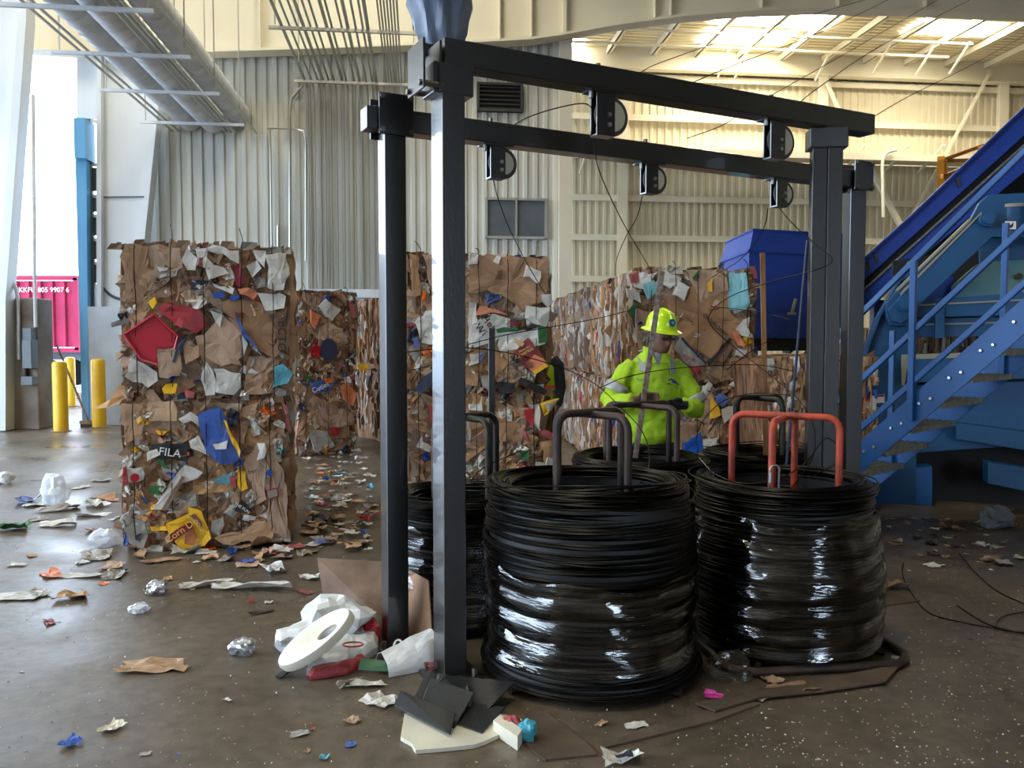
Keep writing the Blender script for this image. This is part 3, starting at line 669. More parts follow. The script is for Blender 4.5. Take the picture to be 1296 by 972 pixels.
def bale(label, cx, cy, rz, W, D, H, z0, seed, counts=(24, 34, 45), flank=None, wires=5, group='bales of waste paper', nlay=220, white=1.0, nbits=190):
    r = random.Random(seed); o = thing('paper_bale', label, 'bale', (cx, cy, z0), rz, group)
    B = Bale(); B.o = o; B.W, B.D, B.H, B.z0, B.rz = W, D, H, z0, rz
    B.O = Vector((cx, cy, 0)) + Vector((sin(rz), -cos(rz), 0)) * (D / 2)
    co = bpy.data.objects.new('compressed_core', bale_body(W, D, H, seed)); COL.objects.link(co); co.parent = o
    def put(x, z, sx, sy, off, spin, m, kind, tilt=5):
        ex = (abs(sx * cos(spin)) + abs(sy * sin(spin))) * .46; ez = (abs(sx * sin(spin)) + abs(sy * cos(spin))) * .46
        x = max(min(0, -W / 2 + ex), min(max(0, W / 2 - ex), x)); z = max(min(H / 2, ez), min(max(H / 2, H - ez), z))
        mt = Matrix.Translation((x, -D / 2 - off, z)) @ FACE @ Matrix.Rotation(R(r.gauss(0, tilt)), 4, 'X') @ Matrix.Rotation(R(r.gauss(0, tilt)), 4, 'Y') @ Matrix.Rotation(spin, 4, 'Z') @ Matrix.Diagonal((sx, sy, .35, 1))
        return inst(NAMES.get(m, 'printed_scrap'), r.choice(POOL[kind]), o, mt, M[m])
    n1, n2, n3 = counts; nx = max(2, round(math.sqrt(n1 * W / H))); ny = max(2, round(n1 / nx))
    for i in range(nx):
        for j in range(ny):
            put((i + .5 + r.uniform(-.35, .35)) / nx * W - W / 2, (j + .5 + r.uniform(-.35, .35)) / ny * H, W / nx * r.uniform(1.25, 2.0), H / ny * r.uniform(1.2, 1.9), r.uniform(.0, .02), r.gauss(0, .5), wpick(r, BASE), r.choice(('quad', 'quad', 'torn')), 4)
    for i in range(n2):
        s = r.uniform(.10, .34); put(r.uniform(-.5, .5) * W, r.random() * H, s, s * r.uniform(.4, 1.1), r.uniform(.015, .035), r.uniform(0, 6.3), wpick(r, MIX), r.choice(('quad', 'torn', 'poly', 'poly')), 7)
    for i in range(n3):
        s = r.uniform(.04, .15); put(r.uniform(-.5, .5) * W, r.random() * H, s, s * r.uniform(.25, 1.0), r.uniform(.03, .05), r.uniform(0, 6.3), wpick(r, SMALL), r.choice(('quad', 'torn', 'poly', 'poly')), 11)
    if flank:
        for s in flank:
            k = layers(r, D, H, nlay, white).build('layer_ends', [M[m] for m in LAYM], o); k.location = (s * W / 2, 0, 0); k.scale = (s, 1, 1); k['kind'] = 'stuff'
    # small crushed bits filling the gaps of the face
    sh_ = MB()
    for i in range(nbits):
        x = r.uniform(-.49, .49) * W; z = r.uniform(.01, .99) * H; s = r.uniform(.012, .055); a = r.uniform(0, 6.3); e = Vector((cos(a), 0, sin(a))) * s * r.uniform(.8, 2.2); f = Vector((-sin(a), 0, cos(a))) * s * r.uniform(.3, 1); y = -D / 2 - r.uniform(.008, .032); c = Vector((x, y, z)); j = lambda: Vector((0, r.uniform(-.022, .022), 0))
        sh_.add([c - e - f + j(), c + e * .8 - f + j(), c + e + f * .4 + j(), c + f + j(), c - e * .7 + f + j(), c + j()], [(0, 1, 5), (1, 2, 5), (2, 3, 5), (3, 4, 5), (4, 0, 5)], r.choices(range(9), [8, 9, 4, 2, 3, .3, .3, .4, .3])[0])
    if nbits: k = sh_.build('crushed_bits', [M[m] for m in LAYM], o); k['kind'] = 'stuff'
    # ragged top edge
    tp = MB()
    for i in range(46):
        x = r.uniform(-.5, .5) * W; y = -D / 2 + r.uniform(-.03, .12); h = r.uniform(.0, .05); w = r.uniform(.02, .09)
        tp.add([(x - w, y, H - .04), (x + w, y + .02, H - .04), (x + w * .8, y + .03, H + h), (x - w * .6, y - .01, H + h * r.uniform(.2, 1))], [(0, 1, 2, 3)], r.choices(range(9), [6, 6, 2.5, 3, 2, .4, .4, .4, .4])[0])
    k = tp.build('ragged_top', [M[m] for m in LAYM], o); k['kind'] = 'stuff'
    for i in range(wires):
        x = W * ((i + .5) / wires - .5) + r.uniform(-.02, .02); pts = []
        for j in range(9):
            z = .01 + (H + .01) * j / 8; pts.append((x + r.uniform(-.006, .006), -D / 2 - .075 + r.uniform(-.006, .004) + (.035 if j in (0, 8) else 0), z))
        pts.append((x, -D / 2 + .15, H + .03))
        mb = MB(); mb.tube(spline(pts, 2), .0034, 5)
        if r.random() < .5: mb.tube(spline([(x, -D / 2 - .03, H), (x + .01, -D / 2 - .02, H + .06), (x - .02 + r.uniform(-.02, .04), -D / 2 - .02, H + r.uniform(.08, .16))], 4), .004, 5)
        mb.build('baling_wire', M['wire'], o)
    return B
def hero(B, poly, m, off=.058, name='printed_scrap', label=None, seed=None, amp=.022):
    """a recognisable sheet in the face of a bale: outline measured in the photograph, placed on the bale's front plane"""
    q = [at_plane(x, y, B.O, B.rz) for x, y in poly]; r = random.Random(seed if seed is not None else int(poly[0][0] * 7 + poly[0][1] * 3))
    cx = sum(p[0] for p in q) / len(q); cz = sum(p[1] for p in q) / len(q); ring = []
    for k in range(len(q)):
        a, b = q[k], q[(k + 1) % len(q)]; n = max(1, int(math.hypot(b[0] - a[0], b[1] - a[1]) / .05))
        for t in range(n): jt = (.009 if m in ('white', 'grey', 'kraft', 'card', 'card2') else .005) if amp > .006 else 0; ring.append((a[0] + (b[0] - a[0]) * t / n + r.uniform(-jt, jt) * 1.6, a[1] + (b[1] - a[1]) * t / n + r.uniform(-jt, jt) * 1.6))
    n = len(ring); vs = []; y0 = -B.D / 2 - off
    for f in (1, .72, .36):
        for x, z in ring:
            x, z = cx + (x - cx) * f, cz + (z - cz) * f; vs.append((x, y0 - amp * (nz(x * 6, z * 6, 3.3 + cx) + .6 * nz(x * 15, z * 15, 1.3)), z - B.z0))
    vs.append((cx, y0 - amp * (nz(cx * 6, cz * 6, 3.3 + cx) + .6 * nz(cx * 15, cz * 15, 1.3)), cz - B.z0)); vs += [(x, y0 + .03, z - B.z0) for x, z in ring]
    fs = [(a * n + k, a * n + (k + 1) % n, (a + 1) * n + (k + 1) % n, (a + 1) * n + k) for a in (0, 1) for k in range(n)] + [(2 * n + k, 2 * n + (k + 1) % n, 3 * n) for k in range(n)] + [(3 * n + 1 + k, 3 * n + 1 + (k + 1) % n, (k + 1) % n, k) for k in range(n)]
    mb = MB(); mb.add(vs, fs); o = fixn(mb.build(name, M[m], B.o))
    if label: o['label'] = label
    return o
def htext(B, s, px, py, size_px, ang, m, parent, off=.075):
    x, z = at_plane(px, py, B.O, B.rz); d = (B.O).y
    return text('printed_lettering', s, size_px * d / F, M[m], parent, Matrix.Translation((x, -B.D / 2 - off, z - B.z0)) @ FACE @ Matrix.Rotation(R(ang), 4, 'Z'), .001)
def face_place(px_l, px_r, py_l, py_r, zl, D):
    """stand a bale whose front top/bottom line runs between two picture points at height zl"""
    a, b = at_z(px_l, py_l, zl), at_z(px_r, py_r, zl); rz = math.atan2(b.y - a.y, b.x - a.x); W = (b - a).length
    c = (a + b) / 2 + Vector((-sin(rz), cos(rz), 0)) * (D / 2); return c.x, c.y, rz, W

H1 = 1.165
# --- stack nearest the doorway (two bales)
cx, cy, rz, W = face_place(155, 366, 700, 687, 0, 1.5)
LL = bale('bottom bale of the stack nearest the doorway, with blue bag and yellow wrapper', cx, cy, rz, W, 1.5, H1, 0, 11, (20, 34, 60), flank=(1,))
LU = bale('top bale of the stack nearest the doorway, with red plastic lid in its face', cx + .01, cy + .02, rz + .01, W + .02, 1.5, H1, H1 + .01, 12, (16, 26, 55), flank=(1,))
def C1(pts, oy): return [(140 + x / 4.862, oy + y / 4.862) for x, y in pts]
def U(*p): return C1(p, 300)
def Lw(*p): return C1(p, 500)
hero(LU, U((92, 50), (232, 66), (240, 330), (205, 405), (150, 350), (96, 255)), 'card', .05, 'cardboard_flap')
hero(LU, U((245, 70), (425, 75), (440, 190), (300, 330), (240, 330)), 'card', .048, 'cardboard_flap')
hero(LU, U((700, 392), (900, 388), (985, 480), (1060, 690), (1000, 745), (900, 690), (800, 590), (690, 460)), 'card', .052, 'cardboard_flap')
hero(LU, U((590, 600), (690, 470), (800, 590), (800, 790), (640, 780), (545, 720)), 'card', .056, 'cardboard_flap')
t = hero(LU, U((92, 602), (280, 476), (425, 610), (402, 690), (302, 690), (296, 785), (205, 760)), 'tray', .07, 'plastic_lid', 'bright red square plastic lid', amp=.004)
k = hero(LU, U((112, 602), (279, 492), (402, 612), (385, 676), (290, 680), (285, 760), (210, 742)), 'tray', .078, 'recessed_panel', amp=.003); k.parent = t
mb = MB(); mb.tube([(s_, -LU.D / 2 - .085, z_ - LU.z0) for s_, z_ in [at_plane(x, y, LU.O, LU.rz) for x, y in U((300, 785), (205, 757), (95, 602), (280, 479), (422, 611), (402, 690))]], .012, 6); k = mb.build('raised_rim', M['tray'], LU.o); k.parent = t
hero(LU, U((290, 455), (345, 400), (480, 425), (560, 455), (592, 545), (530, 590), (400, 540)), 'red', .072, 'plastic_lid', 'red folded plastic piece')
hero(LU, U((300, 690), (402, 690), (440, 700), (440, 850), (310, 868)), 'card', .084, 'cardboard_flap')
hero(LU, U((445, 660), (560, 670), (545, 740), (470, 790)), 'card', .07, 'cardboard_flap')
for p in (U((450, 140), (490, 85), (545, 130), (520, 205), (475, 200)), U((600, 130), (690, 200), (722, 232), (600, 262)), U((600, 80), (640, 50), (782, 95), (792, 165), (700, 115), (610, 100)),
          U((958, 110), (1080, 105), (1092, 235), (1060, 325), (970, 322)), U((830, 180), (890, 148), (932, 205), (862, 242)), U((915, 340), (1080, 360), (1072, 432), (950, 452)), U((300, 178), (372, 190), (362, 218), (305, 218)),
          U((560, 835), (600, 780), (645, 870), (642, 965), (592, 975)), U((645, 800), (790, 830), (802, 915), (770, 965), (650, 960)), U((140, 740), (215, 780), (300, 830), (290, 890), (240, 920), (110, 860)), U((625, 455), (690, 490), (670, 555), (640, 520)),
          U((630, 290), (770, 315), (760, 345), (640, 320)), U((800, 600), (850, 650), (830, 720), (810, 690)), U((880, 85), (960, 100), (955, 200), (900, 150))): hero(LU, p, 'white', .07, 'paper_scrap')
t = hero(LU, U((535, 90), (590, 72), (600, 205), (530, 190)), 'white', .078, 'paper_scrap'); k = hero(LU, U((545, 125), (575, 130), (575, 190), (542, 185)), 'maroon', .084, 'picture'); k.parent = t
hero(LU, U((770, 460), (795, 530), (850, 612), (912, 692), (890, 682), (820, 605), (778, 530)), 'blue', .085, 'packing_tape', 'blue strip of tape')
hero(LU, U((392, 760), (430, 640), (478, 600), (455, 655), (402, 768)), 'navy', .088, 'printed_scrap')
hero(LU, U((1010, 800), (1060, 775), (1122, 830), (1090, 900), (1000, 922)), 'teal', .075, 'printed_scrap', 'blue green printed picture')
hero(LU, U((235, 400), (285, 375), (297, 405), (268, 442)), 'yellow', .07, 'label')
hero(LU, U((318, 935), (345, 900), (412, 892), (400, 960), (340, 962)), 'yellow', .07, 'wrapper'); hero(LU, U((440, 925), (520, 950), (520, 985), (470, 985)), 'red', .07, 'wrapper')
hero(LU, U((760, 190), (800, 170), (830, 280), (800, 310), (770, 300)), 'maroon', .07, 'wrapper'); hero(LU, U((735, 362), (800, 360), (800, 390), (735, 392)), 'blue', .075, 'label')
hero(LU, U((620, 345), (700, 345), (705, 372), (640, 382)), 'blue', .075, 'label'); hero(LU, U((780, 325), (850, 320), (905, 350), (880, 385), (800, 355)), 'orange', .072, 'wrapper')
t = hero(LU, U((985, 480), (1095, 430), (1095, 690), (1060, 700), (1000, 560)), 'card2', .05, 'cardboard_flap'); htext(LU, 'BCTO', 356.5, 426, 15, -92, 'text_k', t)
fl_ = MB(); fl_.add([at_y(x, y, cy - .78 + dy) for x, y, dy in ((119, 517, -.02), (140, 505, 0), (152, 485, .2), (165, 498, .1), (158, 508, 0), (135, 516, -.05))] , [(0, 1, 2, 3, 4, 5)])
fl_.build('cardboard_flap', M['kraft'], LL.o, world=True)
# lower bale
t = hero(LL, Lw((540, 110), (680, 72), (722, 150), (752, 250), (805, 330), (800, 385), (742, 425), (640, 395), (595, 335), (562, 225)), 'blue', .08, 'bag', 'crushed blue printed bag')
k = hero(LL, Lw((630, 300), (720, 270), (705, 315), (660, 335)), 'white', .092, 'window'); k.parent = t
k = hero(LL, Lw((702, 150), (716, 158), (800, 330), (802, 372), (788, 345), (735, 245)), 'yellow', .094, 'stripe'); k.parent = t
hero(LL, Lw((430, 152), (492, 108), (545, 135), (575, 185), (545, 175), (500, 130), (445, 175)), 'white', .075, 'paper_scrap'); hero(LL, Lw((480, 282), (552, 235), (582, 290), (608, 375), (505, 312)), 'white', .078, 'paper_scrap')
t = hero(LL, Lw((255, 300), (330, 295), (482, 293), (475, 398), (280, 382)), 'black', .07, 'printed_scrap', 'black sheet with bold white print'); htext(LL, 'FILA', 217, 571, 14, -10, 'text_w', t, .098)
hero(LL, Lw((232, 350), (300, 330), (312, 360), (240, 390)), 'white', .078, 'label')
t = hero(LL, Lw((278, 682), (392, 502), (470, 425), (562, 460), (552, 492), (470, 480), (350, 702)), 'white', .085, 'box_strip', 'white strip with a brown stripe'); k = hero(LL, Lw((322, 690), (445, 490), (462, 495), (340, 697)), 'card2', .1, 'stripe', amp=.003); k.parent = t
t = hero(LL, Lw((90, 435), (212, 440), (216, 522), (100, 536)), 'white', .07, 'printed_box'); k = hero(LL, Lw((88, 433), (108, 435), (118, 535), (98, 538)), 'red', .084, 'red_edge'); k.parent = t
k = hero(LL, [(173 + 5.5 * cos(a * pi / 6), 602.5 + 5.2 * sin(a * pi / 6)) for a in range(12)], 'red', .09, 'emblem', amp=.002); k.parent = t
t = hero(LL, Lw((352, 785), (500, 718), (482, 672), (560, 705), (600, 800), (618, 870), (590, 912), (440, 935), (372, 860)), 'yellow', .085, 'snack_wrapper', 'yellow and dark red food wrapper')
def Y(*p): return [(200 + x / 13.89, 630 + y / 13.89) for x, y in p]
k = hero(LL, Y((235, 600), (400, 480), (610, 370), (640, 480), (470, 590), (270, 740)), 'maroon', .099, 'name_band', amp=.003); k.parent = t
htext(LL, 'Corn Do', 232, 667.5, 12, 34, 'text_y', t, .106)
k = hero(LL, Y((580, 270), (670, 235), (790, 390), (800, 520), (760, 490), (720, 400), (620, 320)), 'maroon', .1, 'name_band', amp=.003); k.parent = t; htext(LL, 'Corn Dogs', 250, 658, 6.5, -50, 'text_y', t, .108)
k = hero(LL, Y((510, 560), (640, 500), (700, 660), (650, 790), (490, 760)), 'photo', .1, 'picture', amp=.003); k.parent = t
hero(LL, Lw((255, 805), (350, 795), (360, 822), (262, 832)), 'yellow', .07, 'wrapper')
hero(LL, Lw((815, 412), (860, 330), (905, 300), (950, 340), (950, 640), (900, 660)), 'card', .062, 'cardboard_flap'); t = hero(LL, Lw((952, 340), (1010, 335), (1088, 560), (1085, 885), (960, 800)), 'card', .066, 'cardboard_flap')
htext(LL, 'ber', 320, 594.5, 8, 10, 'text_k', t); k = hero(LL, [(340.6 + 3.6 * cos(a * pi / 6), 596.3 + 4 * sin(a * pi / 6)) for a in range(12)], 'blue', .085, 'round_sticker', 'round blue sticker', amp=.001); k.parent = t
k = hero(LL, Lw((960, 577), (1025, 560), (1036, 612), (965, 632)), 'red', .085, 'label', amp=.002); k.parent = t; k = hero(LL, Lw((965, 580), (1022, 566), (1030, 608), (970, 625)), 'grey', .092, 'barcode', amp=.001); k.parent = t
hero(LL, Lw((905, 300), (950, 295), (955, 385), (910, 388)), 'white', .08, 'paper_scrap'); hero(LL, Lw((1045, 30), (1090, 60), (1102, 235), (1082, 205), (1080, 85)), 'red', .07, 'plastic_strip')
hero(LL, Lw((630, 515), (752, 460), (742, 532), (670, 538)), 'teal', .07, 'wrapper'); hero(LL, Lw((735, 495), (778, 490), (778, 552), (740, 552)), 'red', .075, 'wrapper'); hero(LL, Lw((785, 460), (830, 470), (850, 560), (810, 580), (785, 540)), 'yellow', .068, 'wrapper')
hero(LL, Lw((95, 810), (150, 755), (212, 770), (242, 855), (200, 922), (120, 900)), 'grey', .07, 'cloth_bag'); k = hero(LL, Lw((160, 850), (195, 838), (200, 870), (170, 880)), 'navy', .085, 'print_spot')
hero(LL, Lw((240, 560), (330, 550), (300, 605), (255, 595)), 'green', .07, 'wrapper'); hero(LL, Lw((290, 375), (345, 370), (335, 400), (375, 455), (330, 450)), 'green', .066, 'wrapper'); hero(LL, Lw((285, 215), (358, 215), (335, 240), (300, 240)), 'yellow', .07, 'label')
t = hero(LL, Lw((770, 700), (800, 630), (870, 700), (850, 720)), 'black', .075, 'printed_scrap'); htext(LL, 'THE FUN', 307, 640, 5.5, -38, 'text_w', t, .09)
hero(LL, Lw((640, 870), (700, 850), (860, 800), (950, 765), (1022, 800), (1000, 860), (900, 890), (700, 905)), 'kraft', .07, 'paper_scrap'); hero(LL, Lw((620, 760), (700, 740), (710, 800), (680, 850), (625, 820)), 'grey', .068, 'film_scrap')
hero(LL, Lw((80, 60), (215, 60), (205, 270), (100, 275)), 'card', .05, 'cardboard_flap'); hero(LL, Lw((230, 45), (400, 40), (405, 150), (235, 150)), 'kraft', .052, 'cardboard_flap')

# --- stacks standing behind it
BH = 1.15
cx, cy, rz, W = face_place(386, 440, 577, 573, 0, 1.4); W = max(W, .9)
b1 = bale('bottom bale of the narrow stack farther back, with orange and blue bags', cx, cy, rz, W, 1.4, BH, 0, 21, (10, 16, 26), flank=(1,), wires=3, nlay=120)
b2 = bale('top bale of the narrow stack farther back, with dark round lid', cx, cy + .03, rz, W, 1.4, BH, BH + .01, 22, (10, 16, 26), flank=(1,), wires=3, nlay=120)
def C3(*p): return [(370 + x / 3.7375, 350 + y / 3.7375) for x, y in p]
t = hero(b1, C3((78, 500), (190, 478), (200, 490), (165, 540), (100, 550)), 'blue', .07, 'fruit_bag', 'blue printed fruit bag'); htext(b1, 'Cuties', 403, 490, 9, 22, 'text_w', t, .09)
hero(b1, C3((140, 480), (190, 480), (180, 500), (150, 505)), 'orange', .09, 'picture').parent = t
hero(b1, C3((220, 520), (255, 500), (298, 550), (280, 610), (240, 580)), 'orange', .07, 'wrapper'); hero(b1, C3((85, 560), (160, 590), (165, 715), (100, 690)), 'card', .05, 'cardboard_flap'); hero(b1, C3((165, 600), (280, 640), (285, 700), (170, 715)), 'card', .06, 'cardboard_flap')
hero(b1, C3((70, 720), (160, 730), (195, 800), (100, 830), (80, 780)), 'grey', .06, 'paper_scrap'); hero(b1, C3((165, 715), (215, 715), (210, 750), (185, 752)), 'red', .07, 'wrapper')
hero(b2, C3((120, 140), (150, 110), (222, 160), (185, 210), (150, 185)), 'white', .07, 'paper_scrap'); hero(b2, C3((78, 160), (125, 185), (100, 245), (80, 215)), 'orange', .068, 'picture')
hero(b2, [(370 + (165 + 40 * cos(a * pi / 8)) / 3.7375, 350 + (345 + 52 * sin(a * pi / 8)) / 3.7375) for a in range(16)], 'navy', .08, 'round_lid', 'dark round lid', amp=.002); hero(b2, C3((78, 340), (110, 320), (130, 340), (110, 388), (80, 380)), 'red', .07, 'wrapper')
hero(b2, C3((260, 120), (280, 135), (292, 185), (275, 180)), 'red', .08, 'wrapper'); hero(b2, C3((300, 420), (340, 410), (350, 435), (310, 445)), 'yellow', .08, 'wrapper')
cx2, cy2 = cx + 1.12, cy + 1.45
for i, z in enumerate((0, BH + .01)):
    bale(['bottom bale of the rearmost stack, partly behind the frame post', 'top bale of the rearmost stack, showing just left of the frame post'][i], cx2, cy2, rz, .95, 1.3, BH, z, 25 + i, (9, 14, 22), flank=(-1, 1), wires=3, nlay=90)

# --- middle stack behind the frame
cx, cy, rz, W = face_place(511, 692, 324, 328, 2.34, 1.4)
ML = bale('bottom bale of the middle stack behind the wire coils', cx, cy, rz, W, 1.4, H1, 0, 31, (18, 30, 46), flank=(1, -1))
MU = bale('top bale of the middle stack, with a brown and orange cereal box', cx, cy, rz, W, 1.4, H1, H1 + .01, 32, (14, 22, 40), flank=(1, -1))
def C5(*p): return [(500 + x / 4.629, 310 + y / 4.629) for x, y in p]
hero(MU, C5((432, 55), (640, 70), (885, 82), (893, 262), (845, 330), (740, 382), (640, 305), (500, 262), (432, 292)), 'card', .06, 'cardboard_flap')
t = hero(MU, C5((762, 118), (845, 165), (825, 232), (738, 182)), 'white', .078, 'shipping_label'); hero(MU, C5((580, 68), (615, 80), (600, 115), (568, 102)), 'white', .078, 'label'); hero(MU, C5((600, 150), (615, 155), (605, 205), (578, 195)), 'card2', .078, 'stamp')
hero(MU, C5((742, 432), (755, 365), (800, 368), (892, 362), (882, 472), (830, 472)), 'white', .075, 'paper_scrap'); hero(MU, C5((840, 300), (900, 290), (910, 335), (880, 370), (845, 340)), 'white', .07, 'paper_scrap')
hero(MU, C5((425, 340), (475, 345), (455, 560), (430, 622)), 'white', .072, 'paper_scrap'); t = hero(MU, C5((440, 480), (560, 400), (662, 425), (662, 492), (560, 572), (455, 600)), 'white', .08, 'printed_box', 'white box with large brown lettering'); htext(MU, 'Hot\nWi', 611, 413, 13, -48, 'text_k', t, .1)
k = hero(MU, [(617 + 2.4 * cos(a), 411.5 + 2.4 * sin(a)) for a in (0, .8, 1.6, 2.4, 3.2, 4, 4.8, 5.5)], 'red', .1, 'emblem', amp=.001); k.parent = t
hero(MU, C5((470, 418), (482, 358), (550, 370), (650, 412), (560, 402)), 'orange', .085, 'wrapper'); hero(MU, C5((432, 60), (470, 62), (465, 110), (432, 112)), 'white', .08, 'label')
t = hero(MU, C5((585, 515), (840, 488), (872, 572), (602, 622)), 'white', .085, 'printed_box', 'white and green printed box'); k = hero(MU, C5((585, 490), (700, 480), (702, 500), (590, 515)), 'green', .1, 'green_band'); k.parent = t; k = hero(MU, C5((825, 480), (865, 480), (872, 565), (832, 572)), 'green', .1, 'green_band'); k.parent = t
hero(MU, C5((700, 485), (830, 468), (830, 480), (700, 500)), 'black', .1, 'black_edge').parent = t
t = hero(MU, C5((678, 638), (772, 543), (878, 708), (800, 758)), 'maroon', .1, 'cereal_box', 'brown red and orange cereal box'); k = hero(MU, C5((752, 700), (800, 640), (848, 662), (878, 708), (800, 758)), 'orange', .114, 'picture', amp=.003); k.parent = t
k = hero(MU, C5((790, 735), (860, 690), (878, 708), (800, 758)), 'yellow', .12, 'picture', amp=.002); k.parent = t
htext(MU, 'Cheerios', 659.5, 446.5, 7, 29, 'text_y', t, .121); htext(MU, 'Honey Nut', 660, 441.5, 3.6, 29, 'text_y', t, .121)
k = hero(MU, [(665.5 + 5 * cos(a * pi / 6), 461 + 4.6 * sin(a * pi / 6)) for a in range(12)], 'photo', .122, 'cereal_bowl_picture', amp=.001); k.parent = t
hero(MU, C5((432, 640), (512, 633), (490, 687), (432, 718)), 'white', .07, 'wrapper'); hero(MU, C5((485, 645), (512, 633), (490, 687)), 'blue', .085, 'wrapper'); hero(MU, C5((725, 780), (745, 778), (882, 850), (862, 872), (725, 818)), 'black', .08, 'black_strip')
hero(MU, C5((590, 800), (690, 810), (695, 860), (600, 870)), 'black', .07, 'film_scrap'); hero(MU, C5((660, 440), (725, 455), (700, 480), (665, 482)), 'maroon', .08, 'wrapper'); hero(MU, C5((500, 770), (560, 760), (550, 850), (500, 830)), 'grey', .07, 'paper_scrap')
hero(MU, C5((112, 460), (180, 382), (247, 400), (247, 492), (205, 585), (150, 565)), 'white', .08, 'paper_scrap'); hero(MU, C5((212, 425), (235, 415), (235, 470), (215, 478)), 'red', .095, 'print_spot'); hero(MU, C5((75, 45), (120, 60), (150, 300), (105, 300)), 'card', .08, 'cardboard_flap'); hero(MU, C5((155, 60), (245, 65), (245, 245), (205, 240)), 'card', .07, 'cardboard_flap')
hero(MU, C5((110, 850), (160, 770), (240, 730), (245, 790), (150, 870)), 'navy', .07, 'film_scrap'); hero(MU, C5((105, 545), (135, 540), (130, 600), (115, 605)), 'blue', .08, 'wrapper'); hero(MU, C5((150, 280), (180, 265), (175, 330), (150, 335)), 'orange', .08, 'wrapper')
def C8(*p): return [(560 + x / 6.48, 500 + y / 6.48) for x, y in p]
hero(ML, C8((655, 115), (740, 110), (735, 230), (700, 240)), 'red', .08, 'wrapper'); hero(ML, C8((680, 70), (780, 70), (775, 300), (740, 240), (740, 110)), 'white', .075, 'printed_box'); hero(ML, C8((790, 65), (930, 20), (900, 90), (820, 165)), 'yellow', .08, 'wrapper'); hero(ML, C8((820, 70), (930, 22), (890, 85), (850, 125)), 'white', .09, 'label')
hero(ML, C8((790, 265), (900, 300), (925, 345), (870, 355), (800, 310)), 'red', .08, 'wrapper'); hero(ML, C8((850, 495), (935, 520), (910, 620), (835, 575)), 'white', .085, 'shipping_label'); hero(ML, C8((630, 450), (690, 450), (690, 520), (630, 510)), 'green', .08, 'wrapper'); hero(ML, C8((640, 250), (700, 350), (680, 370), (640, 330)), 'red', .08, 'wrapper')
hero(ML, C8((800, 370), (940, 360), (960, 660), (900, 700), (820, 560)), 'card', .06, 'cardboard_flap'); hero(ML, C8((440, 200), (630, 230), (620, 380), (470, 370)), 'card', .06, 'cardboard_flap'); hero(ML, C8((215, 60), (310, 60), (310, 130), (215, 130)), 'white', .07, 'paper_scrap'); hero(ML, C8((615, 590), (660, 570), (690, 660), (620, 660)), 'red', .08, 'wrapper')
hero(ML, [(541, 512), (546, 512), (556, 565), (551, 567)], 'red', .08, 'plastic_strip')

# --- row of stacks behind the worker
cx, cy, rz, W = face_place(787, 945, 343, 341, 2.34, 1.35); rz = R(3); RWD = 1.35
RL = bale('bottom bale of the front stack behind the worker', cx, cy, rz, W, RWD, H1, 0, 41, (16, 30, 46), flank=(-1,))
RU = bale('top bale of the front stack behind the worker, with pale cyan sheet', cx, cy, rz, W, RWD, H1, H1 + .01, 42, (12, 20, 36), flank=(-1,), nlay=300, white=2)
for k in (1, 2, 3, 4):
    for i, z in enumerate((0, H1 + .01)):
        dx = -sin(rz) * (RWD + .08) * k - .04 * k; dy = cos(rz) * (RWD + .08) * k
        bale('%s bale of the %s stack in the row behind the worker' % (('bottom', 'top')[i], ('second', 'third', 'fourth', 'last')[k - 1]), cx + dx, cy + dy, rz, W, RWD, H1, z, 43 + k * 2 + i, (2, 2, 2), flank=(-1,), wires=2, nlay=260, white=2.2, nbits=0)
def C6(*p): return [(690 + x / 3.6, 330 + y / 3.6) for x, y in p]
hero(RU, C6((640, 120), (820, 60), (830, 235), (905, 300), (800, 470), (700, 420), (600, 350), (560, 200)), 'card', .052, 'cardboard_flap'); hero(RU, C6((640, 45), (820, 45), (820, 130), (700, 190)), 'card', .06, 'cardboard_flap')
hero(RU, C6((828, 55), (905, 60), (918, 190), (905, 230), (828, 222)), 'cyan', .075, 'paper_sheet', 'pale cyan printed sheet'); hero(RU, C6((600, 92), (656, 120), (620, 182), (568, 152)), 'white', .078, 'shipping_label'); hero(RU, C6((540, 52), (616, 85), (560, 132), (500, 102)), 'white', .07, 'paper_scrap')
hero(RU, C6((438, 112), (490, 88), (518, 130), (460, 182)), 'cyan', .076, 'picture'); hero(RU, C6((380, 70), (440, 58), (500, 60), (450, 130), (400, 120)), 'white', .07, 'printed_scrap'); hero(RU, C6((375, 62), (420, 55), (425, 100), (385, 105)), 'red', .078, 'printed_scrap'); hero(RU, C6((365, 130), (420, 150), (430, 190), (370, 170)), 'white', .07, 'paper_scrap')
hero(RU, C6((570, 400), (610, 350), (722, 468), (650, 482)), 'grey', .08, 'printed_box'); htext(RU, 'YOUR', 868, 453, 7, -18, 'text_r', RU.o, .095); hero(RU, C6((605, 352), (615, 350), (728, 465), (720, 470)), 'navy', .09, 'box_edge'); hero(RU, C6((650, 482), (702, 478), (680, 525)), 'red', .085, 'box_corner')
hero(RU, C6((860, 310), (915, 255), (918, 350), (885, 345)), 'white', .075, 'paper_scrap'); hero(RU, C6((840, 330), (870, 320), (900, 390), (870, 385)), 'orange', .08, 'wrapper'); hero(RU, C6((828, 560), (880, 528), (908, 540), (890, 582)), 'white', .075, 'paper_scrap'); hero(RU, C6((870, 398), (905, 412), (890, 438), (862, 422)), 'white', .08, 'barcode_label')
